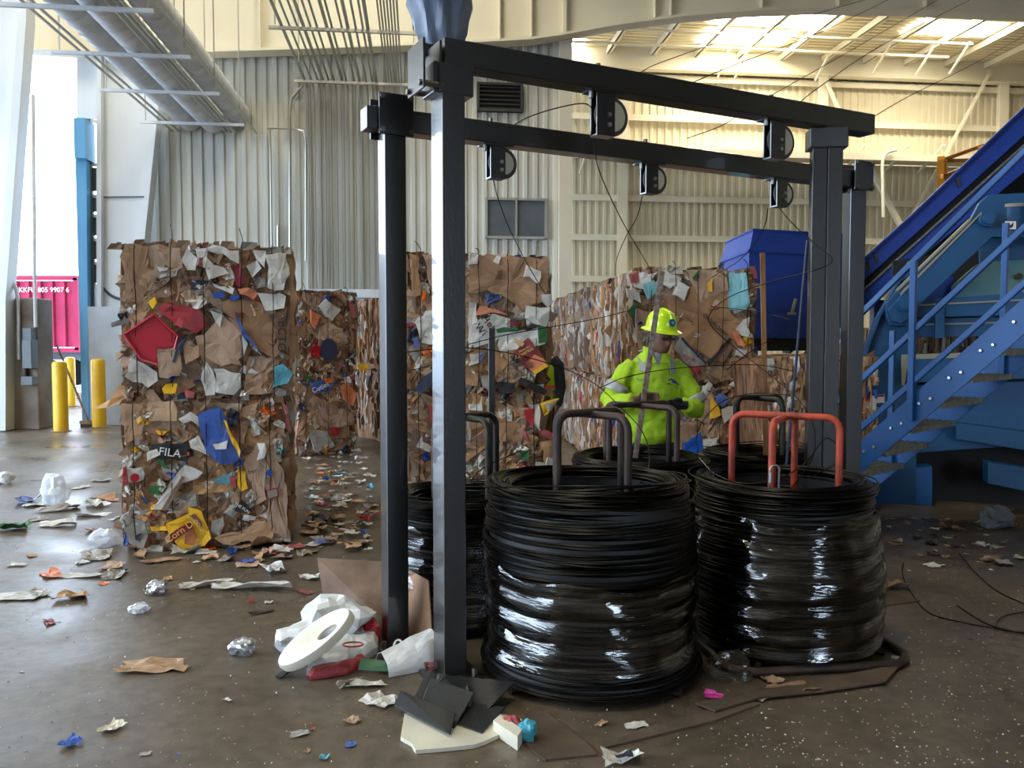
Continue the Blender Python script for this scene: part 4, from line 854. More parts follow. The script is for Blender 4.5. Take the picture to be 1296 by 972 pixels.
hero(RU, C6((730, 465), (830, 350), (838, 356), (740, 475)), 'black', .085, 'strap'); hero(RU, C6((735, 100), (755, 85), (750, 140), (735, 140)), 'yellow', .08, 'tape'); hero(RU, C6((665, 80), (685, 45), (692, 48), (675, 90)), 'green', .08, 'tape'); htext(RU, 'ONVROMIM', 902.5, 412, 7.5, -42, 'text_k', RU.o, .075)
hero(RU, C6((370, 230), (400, 190), (415, 200), (385, 260)), 'green', .08, 'tape')
hero(RL, C6((765, 615), (800, 600), (830, 630), (800, 660), (770, 650)), 'blue', .08, 'wrapper'); hero(RL, C6((750, 620), (770, 640), (790, 700), (740, 720)), 'yellow', .075, 'wrapper'); hero(RL, C6((790, 680), (850, 655), (870, 700), (800, 735)), 'white', .08, 'paper_scrap'); hero(RL, C6((620, 830), (700, 780), (720, 850), (660, 885), (620, 870)), 'blue', .08, 'wrapper'); hero(RL, C6((710, 810), (775, 805), (760, 840), (715, 850)), 'white', .08, 'paper_scrap')

# --- bale coming out of the baler (ragged layers facing the camera)
a = Vector((2.36, 0, 0)); b = Vector((3.42, 0, 0))
eb = thing('extruded_bale', 'long ragged bale of brown layers coming out of the blue baler', 'bale', ((a.x + b.x) / 2, 8.25, .02), 0)
Wb = (b.x - a.x)
co = bpy.data.objects.new('compressed_core', bale_body(Wb, 1.0, 1.45, 77, .05)); COL.objects.link(co); co.parent = eb; co.rotation_euler = (0, R(-5), 0)
r_ = random.Random(91); k = layers(r_, Wb, 1.42, 620, 1.0, .24).build('layer_ends', [M[m] for m in LAYM], eb); k.rotation_euler = (0, R(0), -pi / 2); k.location = (0, -.5, .02); k['kind'] = 'stuff'
tp = MB()
for i in range(50):
    x = r_.uniform(-.5, .5) * Wb; y = r_.uniform(-.52, .3); h = r_.uniform(.02, .12); w = r_.uniform(.015, .04); zb = 1.36 + .085 * x
    tp.add([(x - w, y, zb), (x + w, y + .03, zb), (x + w + .02, y + .03, zb + h), (x - w, y, zb + h * .6)], [(0, 1, 2, 3)], r_.choice((0, 0, 1, 1, 2, 3)))
k = tp.build('ragged_top', [M[m] for m in LAYM], eb); k['kind'] = 'stuff'

# ================================================================== wire guide frame with pulleys
YAW = math.atan2(.454, .891); FD = Vector((.891, .454, 0)).normalized(); FN = Vector((-FD.y, FD.x, 0))
fr = thing('wire_guide_frame', 'black steel goalpost frame with pulleys standing over the wire coils', 'frame', (0, 0, 0))
NA, RA = Vector((-.30, 3.94, 0)), Vector((-.625, 4.37, 0))
S = .115; ZN, ZRR = 2.94, 2.745                      # beam centre heights
def fbox(name, c, d, m='frame', w=.006):
    mb = MB(); mb.box(c, d, rz=YAW); return bevel(mb.build(name, M[m], fr), w)
npost = [NA + FD * .0, NA + FD * 2.46]; rpost = [RA, RA + FD * 3.42]
p = npost[0]; fbox('post', (p.x, p.y, (ZN - .06) / 2), (S, S * 1.25, ZN - .06))
for k in (-.5, .5):                                   # the far post is a pair of tubes side by side
    p = npost[1] + Vector((cos(R(-9)), sin(R(-9)), 0)) * (k * .088); mb = MB(); mb.box((p.x, p.y, (ZN - .06) / 2), (.086, .10, ZN - .06), rz=R(-9)); bevel(mb.build('post', M['frame'], fr), .005)
p = rpost[0]; fbox('post', (p.x, p.y, (ZRR - .06) / 2), (S, S, ZRR - .06))
p = rpost[1]; mb = MB(); mb.box((p.x, p.y, (ZRR - .06) / 2), (S, S, ZRR - .06), rz=R(6)); bevel(mb.build('post', M['frame'], fr), .006)
for p in npost + rpost:
    fbox('base_plate', (p.x, p.y, .008), (.26, .26, .016))
    for sx in (-.09, .09):
        for sy in (-.09, .09):
            q = p + FD * sx + FN * sy; mb = MB(); mb.cyl((q.x, q.y, .016), (q.x, q.y, .045), .014, 6); mb.build('anchor_bolt', M['bolt'], fr)
c = NA + FD * 1.385; fbox('beam', (c.x, c.y, ZN), (2.85, .115, .12))
c = RA + FD * 1.66; fbox('beam', (c.x, c.y, ZRR), (3.62, .11, .115))
# bolted clamp boxes at the beam ends
def clamp(p, z, s, m='frame'):
    for k in (-1, 1):
        q = p + FN * (k * (.075)); o = fbox('clamp_plate', (q.x, q.y, z), (s, .012, s * 1.12), w=.002)
        for sx in (-1, 1):
            for sz in (-1, 1):
                e = q + FD * (sx * s * .41) ; mb = MB(); zz = z + sz * s * .46
                a0 = Vector((e.x, e.y, zz)) + FN * (-.02 if k < 0 else 0); a1 = Vector((e.x, e.y, zz)) + FN * (.0 if k < 0 else .02)
                mb.cyl(a0, a1, .014, 6); b_ = mb.build('bolt', M['bolt'], fr); b_.parent = o; b_.matrix_parent_inverse = Matrix()
    return
clamp(rpost[0], ZRR + .02, .185); clamp(rpost[1], ZRR + .02, .18)
p = npost[0]
fbox('saddle_box', (p.x, p.y, ZN - .13), (.2, .15, .14)); p2 = npost[1]; mb = MB(); mb.box((p2.x, p2.y, ZN - .12), (.22, .14, .12), rz=R(-6)); bevel(mb.build('saddle_box', M['frame'], fr), .006)
for d_ in (-.075, -.155):
    q = p + FD * d_; fbox('end_plate', (q.x, q.y, ZN - .085), (.012, .2, .22), w=.002)
for s_ in (-1, 1):
    q = p + FD * -.115 + FN * (s_ * .08); mb = MB(); mb.cyl((q.x - FD.x * .06, q.y - FD.y * .06, ZN - .17), (q.x + FD.x * .06, q.y + FD.y * .06, ZN - .17), .014, 6); mb.build('bolt', M['bolt'], fr)
def pulley(base, t, zb, s):
    p = base + FD * t; o = None; h = .19 * s; w = .095 * s
    f = p - FN * .02
    mb = MB()
    for k in (-1, 1):
        q = p + FN * (k * .028); mb.box((q.x, q.y, zb - h / 2), (w, .008, h), rz=YAW)
    mb.box((p.x, p.y, zb - .004), (w + .09, .09, .008), rz=YAW); q = p - FD * .0; mb.box((q.x, q.y, zb - h), (w, .066, .008), rz=YAW)
    o = mb.build('pulley_bracket', M['frame'], fr)
    ax = p + FD * (.045 * s); zc = zb - h * .52; r = .075 * s
    mb = MB()
    ring = [(ax + FD * (r * cos(a * pi / 14)) + Vector((0, 0, r * sin(a * pi / 14) + zc))) for a in range(28)]
    mb.tube(ring, .016, 8, closed=True); k = mb.build('pulley_rim', M['rubber'], o, smooth=True)
    mb = MB(); A = Vector((ax.x, ax.y, zc)); mb.cyl(A - FN * .014, A + FN * .014, r - .008, 28); k = mb.build('pulley_wheel', M['nylon'], o)
    for dz in (.0, -.045 * s):
        A = Vector((p.x, p.y, zc + dz)) + FD * .018; mb = MB(); mb.cyl(A - FN * .045, A - FN * .03, .011, 6); mb.build('axle_bolt', M['zinc'], o)
    A = Vector((p.x, p.y, zb)) - FD * (w / 2 + .03); mb = MB(); mb.cyl(A + Vector((0, 0, -.04)) - FN * .02, A - FN * .02 + Vector((0, 0, .0)), .012, 6); mb.build('hanger_bolt', M['zinc'], o)
    A = Vector((p.x, p.y, zb + .125)); mb = MB(); mb.cyl(A - FD * .03, A - FD * .03 + Vector((0, 0, .02)), .014, 6); mb.build('hanger_bolt', M['bolt'], o)
    return Vector((ax.x, ax.y, zc - r))
PN = [pulley(NA, .86, ZN - .06, 1.15), pulley(NA, 2.04, ZN - .06, 1.15)]
PR = [pulley(RA, .60, ZRR - .0575, .95), pulley(RA, 1.64, ZRR - .0575, .95), pulley(RA, 2.70, ZRR - .0575, .95)]
# tarp-wrapped motor on top of the near post
tp_ = NA + FD * .03 + FN * .16
tm = thing('tarp_wrapped_motor', 'bulky unit wrapped in blue grey tarp above the frame post', 'motor', (tp_.x, tp_.y, ZN + .06))
mb = MB(); vs = []; n = 40
prof = [(.07, .0), (.10, .04), (.115, .09), (.125, .15), (.15, .21), (.155, .28), (.15, .34), (.135, .42), (.09, .48), (0.01, .5)]
for j, (rr, z) in enumerate(prof):
    for k in range(n):
        a = 2 * pi * k / n; f = 1 + (.10 * sin(a * 9 + j * .5) * (1 if j < 5 else .3)) + .05 * sin(a * 5 + j); vs.append((rr * f * cos(a), rr * f * sin(a), z))
mb.add(vs, [(j * n + k, j * n + (k + 1) % n, (j + 1) * n + (k + 1) % n, (j + 1) * n + k) for j in range(len(prof) - 1) for k in range(n)] + [tuple(range(n))[::-1]])
mb.build('tarp', M['tarp'], tm, smooth=True)
mb = MB(); mb.box((0, -.0, -.03), (.26, .2, .06), rz=YAW); mb.build('mounting_plate', M['frame'], tm)

# ================================================================== wire coils on stands
def coil(label, slabel, cx, cy, Ro, H, seed, hm, hyaw, hw, hh, Ri=None, wrap=None, base=True, shift=(0, 0), tilt=.02):
    r = random.Random(seed); Ri = Ri or Ro * .72
    c = thing('wire_coil', label, 'wire coil', (cx, cy, .035), 0, 'coils of baling wire')
    def prof(z): 
        f = z / H
        return Ro * (.97 + .03 * sin(f * 7 + seed) - .05 * f + (.035 * max(0, 1 - f * 5)))
    def off(z):
        f = max(0, z / H - .55) / .45; return shift[0] * f, shift[1] * f
    mb = MB(); P = []
    for z, k in [(0.0, .995), (H * .25, .985), (H * .5, .985), (H * .75, .985), (H * .985, .97)]: P.append((prof(z) * k - .006, z))
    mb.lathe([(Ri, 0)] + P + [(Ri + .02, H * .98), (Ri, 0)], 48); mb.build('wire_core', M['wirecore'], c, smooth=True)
    mb = MB(); ns = 60
    def loop(rad, z, ox, oy, wob, tl, ph, rw=.0046):
        pts = []
        for k in range(ns):
            a = 2 * pi * k / ns; w = wob * sin(2 * a + ph) + wob * .6 * sin(3 * a + ph * 2.3)
            pts.append((ox + (rad + w) * cos(a), oy + (rad + w) * sin(a), max(.006, z + tl * cos(a - ph) + .3 * wob * sin(3 * a + ph))))
        mb.tube(pts, rw, 4, closed=True)
    z = .005
    while z < H:
        ox, oy = off(z); loop(prof(z) + r.gauss(0, .004), z, ox + r.gauss(0, .003), oy + r.gauss(0, .003), r.uniform(.001, .006), r.gauss(0, tilt * .5), r.uniform(0, 6.3)); z += .0088
    ox, oy = off(H)
    for k in range(46):
        f = (k + r.random()) / 46; rad = Ri + (prof(H) - Ri) * f; loop(rad, H + .012 - .03 * (f - .5) ** 2 + r.gauss(0, .006), ox + r.gauss(0, .006), oy + r.gauss(0, .006), r.uniform(.001, .008), r.gauss(0, tilt * .6), r.uniform(0, 6.3))
    for k in range(16): loop(Ri + r.uniform(-.006, .006), H * (k + .5) / 16, ox * (k / 16), oy * (k / 16), .004, r.gauss(0, .02), r.uniform(0, 6.3))
    for k in range(4): loop(prof(H) * r.uniform(.98, 1.03), H + r.uniform(-.02, .035), ox + r.gauss(0, .012), oy + r.gauss(0, .012), .012, r.gauss(0, .03), r.uniform(0, 6.3), .004)
    w = mb.build('wire_windings', M['winds'], c, smooth=True)
    if wrap:
        zb, ztop = wrap; mb = MB(); n = 96; rows = 44; vs = []
        for j in range(rows):
            for k in range(n):
                a = 2 * pi * k / n; zt = ztop(a); z = zb + (zt - zb) * j / (rows - 1)
                rr = prof(min(z, H)) + .012 + .016 * abs(sin(z * 30 + 1.2 * sin(a * 2 + seed) + .6 * sin(a * 5))) + .006 * mnoise.noise(Vector((cos(a) * 4, sin(a) * 4, z * 9 + seed))) + (.02 * abs(mnoise.noise(Vector((cos(a) * 9, sin(a) * 9, seed)))) if j > rows - 4 else 0)
                o2 = off(z); vs.append((o2[0] + rr * cos(a), o2[1] + rr * sin(a), z))
        mb.add(vs, [(j * n + k, j * n + (k + 1) % n, (j + 1) * n + (k + 1) % n, (j + 1) * n + k) for j in range(rows - 1) for k in range(n)])
        o = mb.build('stretch_film', M['film'], c, smooth=True); o['label'] = 'clear crinkled stretch film'
    # stand
    s = thing('coil_stand', slabel, 'wire stand', (cx, cy, 0), 0, 'tubular coil stands')
    rb = .07
    for k in (0, 1):
        a = hyaw + k * pi / 2; d = Vector((cos(a), sin(a), 0)); hk = hh - .012 * k; pts = [d * -hw + Vector((0, 0, .03))]
        for q in range(7):
            t = pi / 2 * q / 6; pts.append(d * (-hw + rb - rb * cos(t)) + Vector((0, 0, hk - rb + rb * sin(t))))
        for q in range(7):
            t = pi / 2 * q / 6; pts.append(d * (hw - rb + rb * sin(t)) + Vector((0, 0, hk - rb + rb * cos(t))))
        pts.append(d * hw + Vector((0, 0, .03))); mb = MB(); mb.tube(pts, .019, 10); mb.build('hoop', M[hm], s, smooth=True)
    for k in (0, 1):
        a = hyaw + k * pi / 2; d = Vector((cos(a), sin(a), 0)) * (Ro * 1.02); mb = MB(); mb.cyl(d * -1 + Vector((0, 0, .018)), d + Vector((0, 0, .018)), .016, 10); mb.build('base_tube', M['rust'], s, smooth=True)
    if base:
        e = Ro * .93; pts = []
        for k in range(4):
            a = base + pi / 4 + k * pi / 2; n0 = Vector((cos(a), sin(a), 0)) * e * 1.32
            for q in (-.08, 0, .08): pts.append(n0 * (1 - abs(q) * .3) + Vector((-sin(a), cos(a), 0)) * q + Vector((0, 0, .024)))
        mb = MB(); mb.tube(pts, .022, 10, closed=True); mb.build('base_frame', M['rust'], s, smooth=True)
    return c, s
def wave(z, amp, ph): return lambda a: z + amp * sin(a + ph) + .025 * sin(5 * a + ph) + .012 * sin(13 * a)
coil('nearest coil of black wire, film wrapped below with loose dark loops on top', 'brown tubular hoop stand rising from the nearest wire coil', .388, 4.07, .535, .86, 3, 'rust', R(43), .235, 1.26, wrap=(.10, lambda a: .50 + .17 * max(0, -cos(a + .35)) ** 2 + .02 * sin(6 * a)), base=False, shift=(-.012, .02), tilt=.03)
coil('film wrapped wire coil on the right with red hoop stand', 'worn red tubular hoop stand inside the right wire coil', 1.46, 4.43, .505, .82, 5, 'orangep', R(-30), .28, 1.21, wrap=(.03, wave(.70, .02, 1.0)), base=R(8), shift=(0, .01))
coil('half used wire coil behind the left frame posts', 'worn black tubular hoop stand in the coil behind the left posts', -.27, 4.86, .45, .66, 7, 'rust2', R(38), .22, 1.17, wrap=(.03, wave(.54, .02, 0)), base=False)
coil('black wire coil directly in front of the worker', 'dark brown tubular hoop stand standing in front of the worker', .84, 5.42, .475, .80, 9, 'rust', R(41), .30, 1.2, wrap=(.03, wave(.5, .04, 2)), base=False)
coil('rearmost wire coil beside the right frame post', 'black tubular hoop stand in the rearmost wire coil', 1.83, 6.12, .42, .74, 13, 'rust2', R(28), .23, 1.2, base=False)
# quick link hanging on the red stand
lk = at_y(980.5, 606, 4.14); ql = thing('quick_link', 'shiny steel quick link hanging on the red hoop stand', 'carabiner', lk)
mb = MB(); pts = [Vector((.022 * cos(a), 0, (.045 if sin(a) > 0 else -.045) + .022 * sin(a))) for a in [2 * pi * k / 24 for k in range(24)]]
mb.tube(pts, .006, 8, closed=True); mb.build('link_body', M['zinc'], ql, smooth=True)
mb = MB(); mb.cyl((-.022, 0, -.02), (-.022, 0, .03), .011, 6); mb.build('sleeve_nut', M['zinc'], ql)

# ================================================================== baler, stair, conveyor
def onplane(O, yaw):
    D = Vector((cos(yaw), sin(yaw), 0)); Nn = Vector((-sin(yaw), cos(yaw), 0)); O = Vector((O[0], O[1], 0))
    def pl(parent, name, poly, off, th, m, bev=.006):
        q = [at_plane(x, y, (O + Nn * off), yaw) for x, y in poly]; mb = MB()
        mb.prism(q, lambda p: O + Nn * off + D * p[0] + Vector((0, 0, p[1])), lambda p: O + Nn * (off + th) + D * p[0] + Vector((0, 0, p[1])))
        o = fixn(mb.build(name, m, parent, world=True))
        return bevel(o, bev) if bev else o
    def pt(px, py, off):
        s, z = at_plane(px, py, O + Nn * off, yaw); return O + Nn * off + D * s + Vector((0, 0, z))
    return pl, pt, D, Nn
pl, pt, BD, BN = onplane((3.55, 8.25), R(-18))
ba = thing('baler', 'big blue baling machine with tension arms behind the stair', 'machine', (4.2, 8.4, 0))
SB = M['steelblue']
arc = [(1150, 330), (1138, 352), (1124, 378), (1110, 402), (1096, 438), (1087, 476), (1083, 513), (1082, 560), (1082, 652)]
pl(ba, 'side_plate', arc + [(1160, 652), (1160, 330)], 0, .06, SB)
q = [pt(x, y, -.02) for x, y in arc[1:]]; mb = MB(); vs = []
for p in q: vs += [p - BN * .05, p + BN * .25, p + BN * .25 + BD * .025, p - BN * .05 + BD * .025]
mb.add(vs, [(4 * i + k, 4 * i + (k + 1) % 4, 4 * i + 4 + (k + 1) % 4, 4 * i + 4 + k) for i in range(len(q) - 1) for k in range(4)] + [(3, 2, 1, 0)]); fixn(mb.build('plate_rim', SB, ba, world=True))
pl(ba, 'tension_arm', [(1121, 398), (1122, 384), (1135, 368), (1228, 279), (1240, 256), (1252, 246), (1340, 242), (1340, 300), (1256, 300), (1164, 386), (1150, 412), (1126, 412)], -.16, .12, SB)
pl(ba, 'arm_edge', [(1135, 366), (1228, 276), (1229, 279), (1136, 369)], -.17, .14, M['tan'], 0); pl(ba, 'arm_edge', [(1139, 371), (1242, 268), (1243, 270), (1140, 374)], -.17, .02, M['tan'], 0)
pl(ba, 'arm_cheek', [(1124, 392), (1142, 372), (1158, 378), (1158, 398), (1140, 410), (1128, 406)], -.2, .05, SB)
for x, y in ((1143, 386), (1248, 279)):
    a = pt(x, y, -.16); mb = MB(); mb.cyl(a, a - BN * .10, .068, 24); mb.cyl(a - BN * .10, a - BN * .14, .05, 24); mb.build('pivot_pin', SB, ba, smooth=True, world=True)
a = pt(1281, 300, -.05); b = pt(1281, 264, -.05); mb = MB(); mb.cyl(a, b, .13, 24); mb.build('hydraulic_cylinder', SB, ba, smooth=True, world=True); mb = MB(); mb.cyl(b, b + Vector((0, 0, .03)), .14, 24); mb.build('cylinder_rim', M['tan'], ba, smooth=True, world=True)
pl(ba, 'warning_sticker', [(1272, 280), (1286, 280), (1286, 290), (1272, 290)], -.21, .004, M['text_w'], 0)
pl(ba, 'sticker_symbol', [(1276, 282), (1279, 285), (1283, 281), (1282, 287), (1278, 289), (1275, 286)], -.215, .004, M['black'], 0)
pl(ba, 'upper_panel', [(1205, 362), (1232, 338), (1245, 331), (1345, 326), (1345, 378), (1205, 378)], .10, .05, mat('baler_grey_green_paint', '#3d6f78', .5, col2='#5f7a72', scale=3))
a = pt(1288, 350, .08); mb = MB(); mb.cyl(a, a - BN * .05, .03, 12); mb.build('shackle_pin', M['rust'], ba, world=True)
pl(ba, 'upper_panel', [(1240, 300), (1345, 296), (1345, 330), (1240, 333)], .25, .05, SB); pl(ba, 'upper_box', [(1170, 350), (1208, 350), (1208, 378), (1170, 378)], .2, .3, M['royal'])
pl(ba, 'guide_beam', [(1146, 379), (1220, 376), (1345, 366), (1345, 398), (1146, 402)], -.02, .3, SB); pl(ba, 'guide_beam', [(1146, 404), (1345, 399), (1345, 425), (1146, 427)], .05, .3, SB); pl(ba, 'beam_edge', [(1146, 386), (1345, 376), (1345, 378), (1146, 388)], -.035, .02, M['tan'], 0); pl(ba, 'beam_edge', [(1160, 410), (1345, 405), (1345, 407), (1160, 412)], .03, .02, M['tan'], 0)
pl(ba, 'rib_post', [(1184, 380), (1196, 380), (1196, 428), (1184, 428)], -.04, .1, SB)
pl(ba, 'lower_beam', [(1140, 455), (1345, 448), (1345, 478), (1140, 485)], -.1, .4, SB); pl(ba, 'beam_edge', [(1142, 449), (1345, 443), (1345, 449), (1142, 455)], -.1, .4, M['tan'], 0); pl(ba, 'corner_bracket', [(1141, 452), (1153, 452), (1148, 470), (1145, 488), (1141, 488)], -.13, .05, M['tan'])
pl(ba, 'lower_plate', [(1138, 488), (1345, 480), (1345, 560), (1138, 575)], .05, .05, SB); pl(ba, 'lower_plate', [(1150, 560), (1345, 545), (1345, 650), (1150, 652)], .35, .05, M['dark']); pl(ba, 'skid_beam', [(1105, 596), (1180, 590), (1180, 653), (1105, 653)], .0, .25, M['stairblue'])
pl(ba, 'skid_beam', [(1250, 585), (1345, 600), (1345, 632), (1250, 612)], -.3, .2, SB); pl(ba, 'skid_beam', [(1210, 535), (1345, 552), (1345, 578), (1210, 556)], -.1, .2, SB)
o = pl(ba, 'warning_sticker', [(1098, 501), (1119.5, 499), (1119.5, 509.5), (1098, 511)], -.012, .01, M['text_w'], 0); o['label'] = 'white warning sticker with red corner'
pl(ba, 'sticker_symbol', [(1099, 502), (1103, 505), (1107, 501), (1106, 507), (1103, 510), (1099, 507)], -.018, .006, M['black'], 0); pl(ba, 'sticker_header', [(1108, 500.2), (1119, 499.4), (1119, 502), (1108, 502.6)], -.018, .006, M['red'], 0)
# brown bale showing inside the machine
k = layers(random.Random(5), 3.0, .5, 260, .8).build('bale_in_chamber', [M[m] for m in LAYM], ba, world=False); k['kind'] = 'stuff'
kc = pt(1215, 440, .5); k.location = kc - Vector(ba.location) + Vector((.3, 0, -.3)); k.rotation_euler = (0, 0, -pi / 2 + R(-18)); 
mb = MB(); mb.box((0, .3, .25), (3.0, .55, .5)); o = mb.build('bale_core', M['strata'], ba); o.location = k.location; o.rotation_euler = (0, 0, R(-18))
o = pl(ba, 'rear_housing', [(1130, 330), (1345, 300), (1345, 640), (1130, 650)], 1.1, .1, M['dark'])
# stair
st = thing('access_stair', 'blue steel stair with grating treads and handrails beside the baler', 'stair', (2.9, 6.5, 0))
def SP(n, w=0., dz=0.): return Vector((2.82 + .14 * n + .73 * w, 6.5 - .15 * n + .68 * w, .745 + .2 * n + dz))
sd = (SP(1) - SP(0)).normalized(); wd_ = Vector((.73, .68, 0)).normalized()
for w in (0, .92):
    mb = MB(); nrm = sd.cross(wd_).normalized(); a, b = SP(-3.6, w, .02), SP(7.5, w, .02)
    mb.bar(a, b, .02, .185, up=tuple(nrm)); o = mb.build('stringer', M['stairblue'], st, world=True)
for n in range(-3, 7):
    a, b = SP(n, .02), SP(n, .90); mb = MB(); h = Vector((.68, -.73, 0)) * .11
    mb.add([a - h, a + h, b + h, b - h] + [p - Vector((0, 0, .035)) for p in (a - h, a + h, b + h, b - h)], [(0, 1, 2, 3), (7, 6, 5, 4), (0, 4, 5, 1), (1, 5, 6, 2), (2, 6, 7, 3), (3, 7, 4, 0)]); o = fixn(mb.build('tread', M['grating'], st, world=True))
    mb = MB()
    for k in range(5): mb.bar(a - h + h * (.5 * k) + Vector((0, 0, .004)), b - h + h * (.5 * k) + Vector((0, 0, .004)), .006, .012)
    t_ = mb.build('grating_bars', M['grating'], st, world=True); t_.parent = o
    for q in (-.35, .35):
        c = SP(n + q * .55, -.012, .02 - q * .05); mb = MB(); mb.cyl(c - wd_ * .0, c - wd_ * .018, .016, 8, .010); mb.build('bolt', M['zinc'], st, world=True)
for dz, th in ((1.16, .042), (.63, .042), (.24, .042)):
    for w in (0, .92):
        if w: continue
        mb = MB(); mb.bar(SP(-2.2, w - .03, dz), SP(7.5, w - .03, dz), th, th); bevel(mb.build('handrail', M['stairblue'], st, world=True), .006)
for n, w in ((1.55, 0), (5.3, 0), (3.2, .92), (-2.0, 0), (-1.0, .92)):
    mb = MB(); a = SP(n, w - .045, .0); mb.box(a + Vector((0, 0, .56)), (.045, .045, 1.2), rz=R(-45)); bevel(mb.build('rail_post', M['stairblue'], st, world=True), .005)
# conveyor
cpl, cpt, CD, CN = onplane((4.9, 11.2), R(-12))
cv = thing('inclined_conveyor', 'royal blue inclined conveyor rising behind the baler', 'conveyor', (5.6, 11.4, 0)); RB = M['royal']
cpl(cv, 'side_panel', [(1000, 412), (1079, 340), (1152, 275), (1400, 38), (1400, 78), (1079, 368), (1000, 440)], 0, .06, RB); cpl(cv, 'belt', [(1000, 430), (1079, 362), (1400, 70), (1400, 92), (1079, 378), (1000, 448)], .05, 1.0, M['dark'])
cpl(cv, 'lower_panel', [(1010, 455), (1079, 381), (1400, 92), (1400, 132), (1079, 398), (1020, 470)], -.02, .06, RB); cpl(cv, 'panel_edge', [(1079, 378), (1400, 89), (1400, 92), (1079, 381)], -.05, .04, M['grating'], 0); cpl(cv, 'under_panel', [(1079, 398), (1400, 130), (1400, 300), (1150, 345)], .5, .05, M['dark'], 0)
cpl(cv, 'panel_flange', [(1079, 339), (1152, 273), (1400, 36), (1400, 39), (1152, 276), (1079, 342)], -.06, .1, RB, 0)
for x, y in ((1106, 322), (1210, 226), (1096, 332)):
    cpl(cv, 'joint_clip', [(x, y), (x + 3, y - 2), (x + 6, y + 9), (x + 3, y + 11)], -.03, .03, M['louver'], 0)
for x in (1110, 1330):
    a = cpt(x, 380 if x < 1200 else 190, .5); mb = MB(); mb.box((a.x, a.y, a.z / 2), (.14, .14, a.z)); mb.build('support_leg', RB, cv, world=True)
# hopper
hp = thing('feed_hopper', 'royal blue steel hopper box behind the cyan sheet bale', 'hopper', (3.6, 11.2, 0))
F0, F1 = at_y(946, 430, 10.4), at_y(1090, 430, 11.0); B0 = at_y(909, 430, 11.9); z0 = at_y(946, 428, 10.4).z; z1 = at_y(947, 317, 10.4).z; z2 = at_y(948, 288, 10.4).z
B1 = F1 + (B0 - F0); ctr = (F0 + F1 + B0 + B1) / 4
def ringat(z, s): return [Vector((ctr.x + (p.x - ctr.x) * s, ctr.y + (p.y - ctr.y) * s, z)) for p in (F0, F1, B1, B0)]
def shell(name, za, sa, zb, sb, m):
    mb = MB(); mb.add(ringat(za, sa) + ringat(zb, sb), [(k, (k + 1) % 4, (k + 1) % 4 + 4, k + 4) for k in range(4)] + [(3, 2, 1, 0), (4, 5, 6, 7)]); return fixn(mb.build(name, m, hp, world=True))
shell('lower_shell', z0, 1.0, z1, .985, RB); shell('seam_flange', z1 - .02, 1.01, z1 + .015, 1.01, RB); shell('upper_shell', z1, .985, z2 - .02, .90, RB); shell('top_rim', z2 - .02, .915, z2, .915, RB); shell('throat', z0 - .16, .97, z0, .97, M['dark'])
for k, p in enumerate(ringat(0, .9)): mb = MB(); mb.box((p.x, p.y, (z0 - .1) / 2), (.12, .12, z0 - .1)); mb.build('support_leg', RB, hp, world=True)
mb = MB(); a = at_y(1002, 397, 10.3); b = at_y(1007, 378, 10.3); mb.bar(a, b, .03); mb.bar(a + Vector((-.05, 0, 0)), a + Vector((.05, 0, 0)), .03); mb.build('latch_lever', M['tan'], hp, world=True)
mb = MB(); 
for k in range(6): c_ = F0.lerp(F1, (k + .5) / 8); mb.cyl((c_.x, c_.y - .02, z0 + .05), (c_.x, c_.y + .02, z0 + .05), .014, 6)
mb.build('rivets', RB, hp, world=True)
# orange guard rail on the conveyor platform
for a, b, w in (((1191, 200), (1191, 262), .09), ((1196, 203), (1196, 262), .05), ((1192, 203), (1244, 184), .05), ((1192, 204), (1225, 203), .05), ((1192, 224), (1215, 214), .04), ((1192, 222), (1214, 226), .04), ((1240, 186), (1240, 240), .06)):
    mb = MB(); mb.bar(at_y(a[0], a[1], 11.6), at_y(b[0], b[1], 11.6 + (.5 if a != b else 0)), w); mb.build('guard_rail' if abs(a[0] - b[0]) > 5 else 'guard_upright', M['handrail'], cv, world=True)

# ================================================================== workers
def remesh(o, v=.012, sm=4):
    a = o.modifiers.new('skin', 'REMESH'); a.mode = 'VOXEL'; a.voxel_size = v; a.use_smooth_shade = True
    b = o.modifiers.new('soft', 'SMOOTH'); b.iterations = sm; b.factor = .5; return o
def torso(mb, rows, g=0.):
    mb.rings([((x, y, z), (a + g, 0, 0), (0, b + g, 0)) for z, x, y, a, b in rows], 24)
def hand(parent, wrist, f, s, nrm, curl, mback, mpalm):
    """glove: palm, four curled fingers of different lengths, thumb from the side of the palm"""
    f, s, nrm = Vector(f).normalized(), Vector(s).normalized(), Vector(nrm).normalized(); W_ = Vector(wrist); mb = MB()
    mb.rings([(W_ - f * .03, s * .034, nrm * .030), (W_ + f * .01, s * .036, nrm * .024), (W_ + f * .05, s * .045, nrm * .021), (W_ + f * .09, s * .044, nrm * .018), (W_ + f * .10, s * .03, nrm * .012)], 14)
    for k, L in enumerate((.036, .041, .038, .030)):
        p = W_ + f * .085 + s * (.033 - .022 * k); pts = [p - f * .02, p]; ang = 0
        for j, seg in enumerate((L, L * .8, L * .65)):
            ang += curl[j]; p = p + (f * cos(ang) + nrm * sin(ang)) * seg; pts.append(p)
        mb.limb(pts, (.010, .0115, .011, .010, .0085), 8)
    p = W_ + f * .025 + s * .032; mb.limb([p - s * .015, p + s * .012 + nrm * .01, p + s * .022 + f * .03 + nrm * .028, p + s * .012 + f * .058 + nrm * .042], (.015, .014, .012, .010), 8)
    return remesh(mb.build('glove', mback, parent), .005, 3)
def worker(name, label, loc, rz):
    w = thing(name, label, 'person', loc, rz); return w
wk = worker('person', 'worker in lime jacket and hard hat holding a steel bar', (1.035, 6.1, 0), R(4))
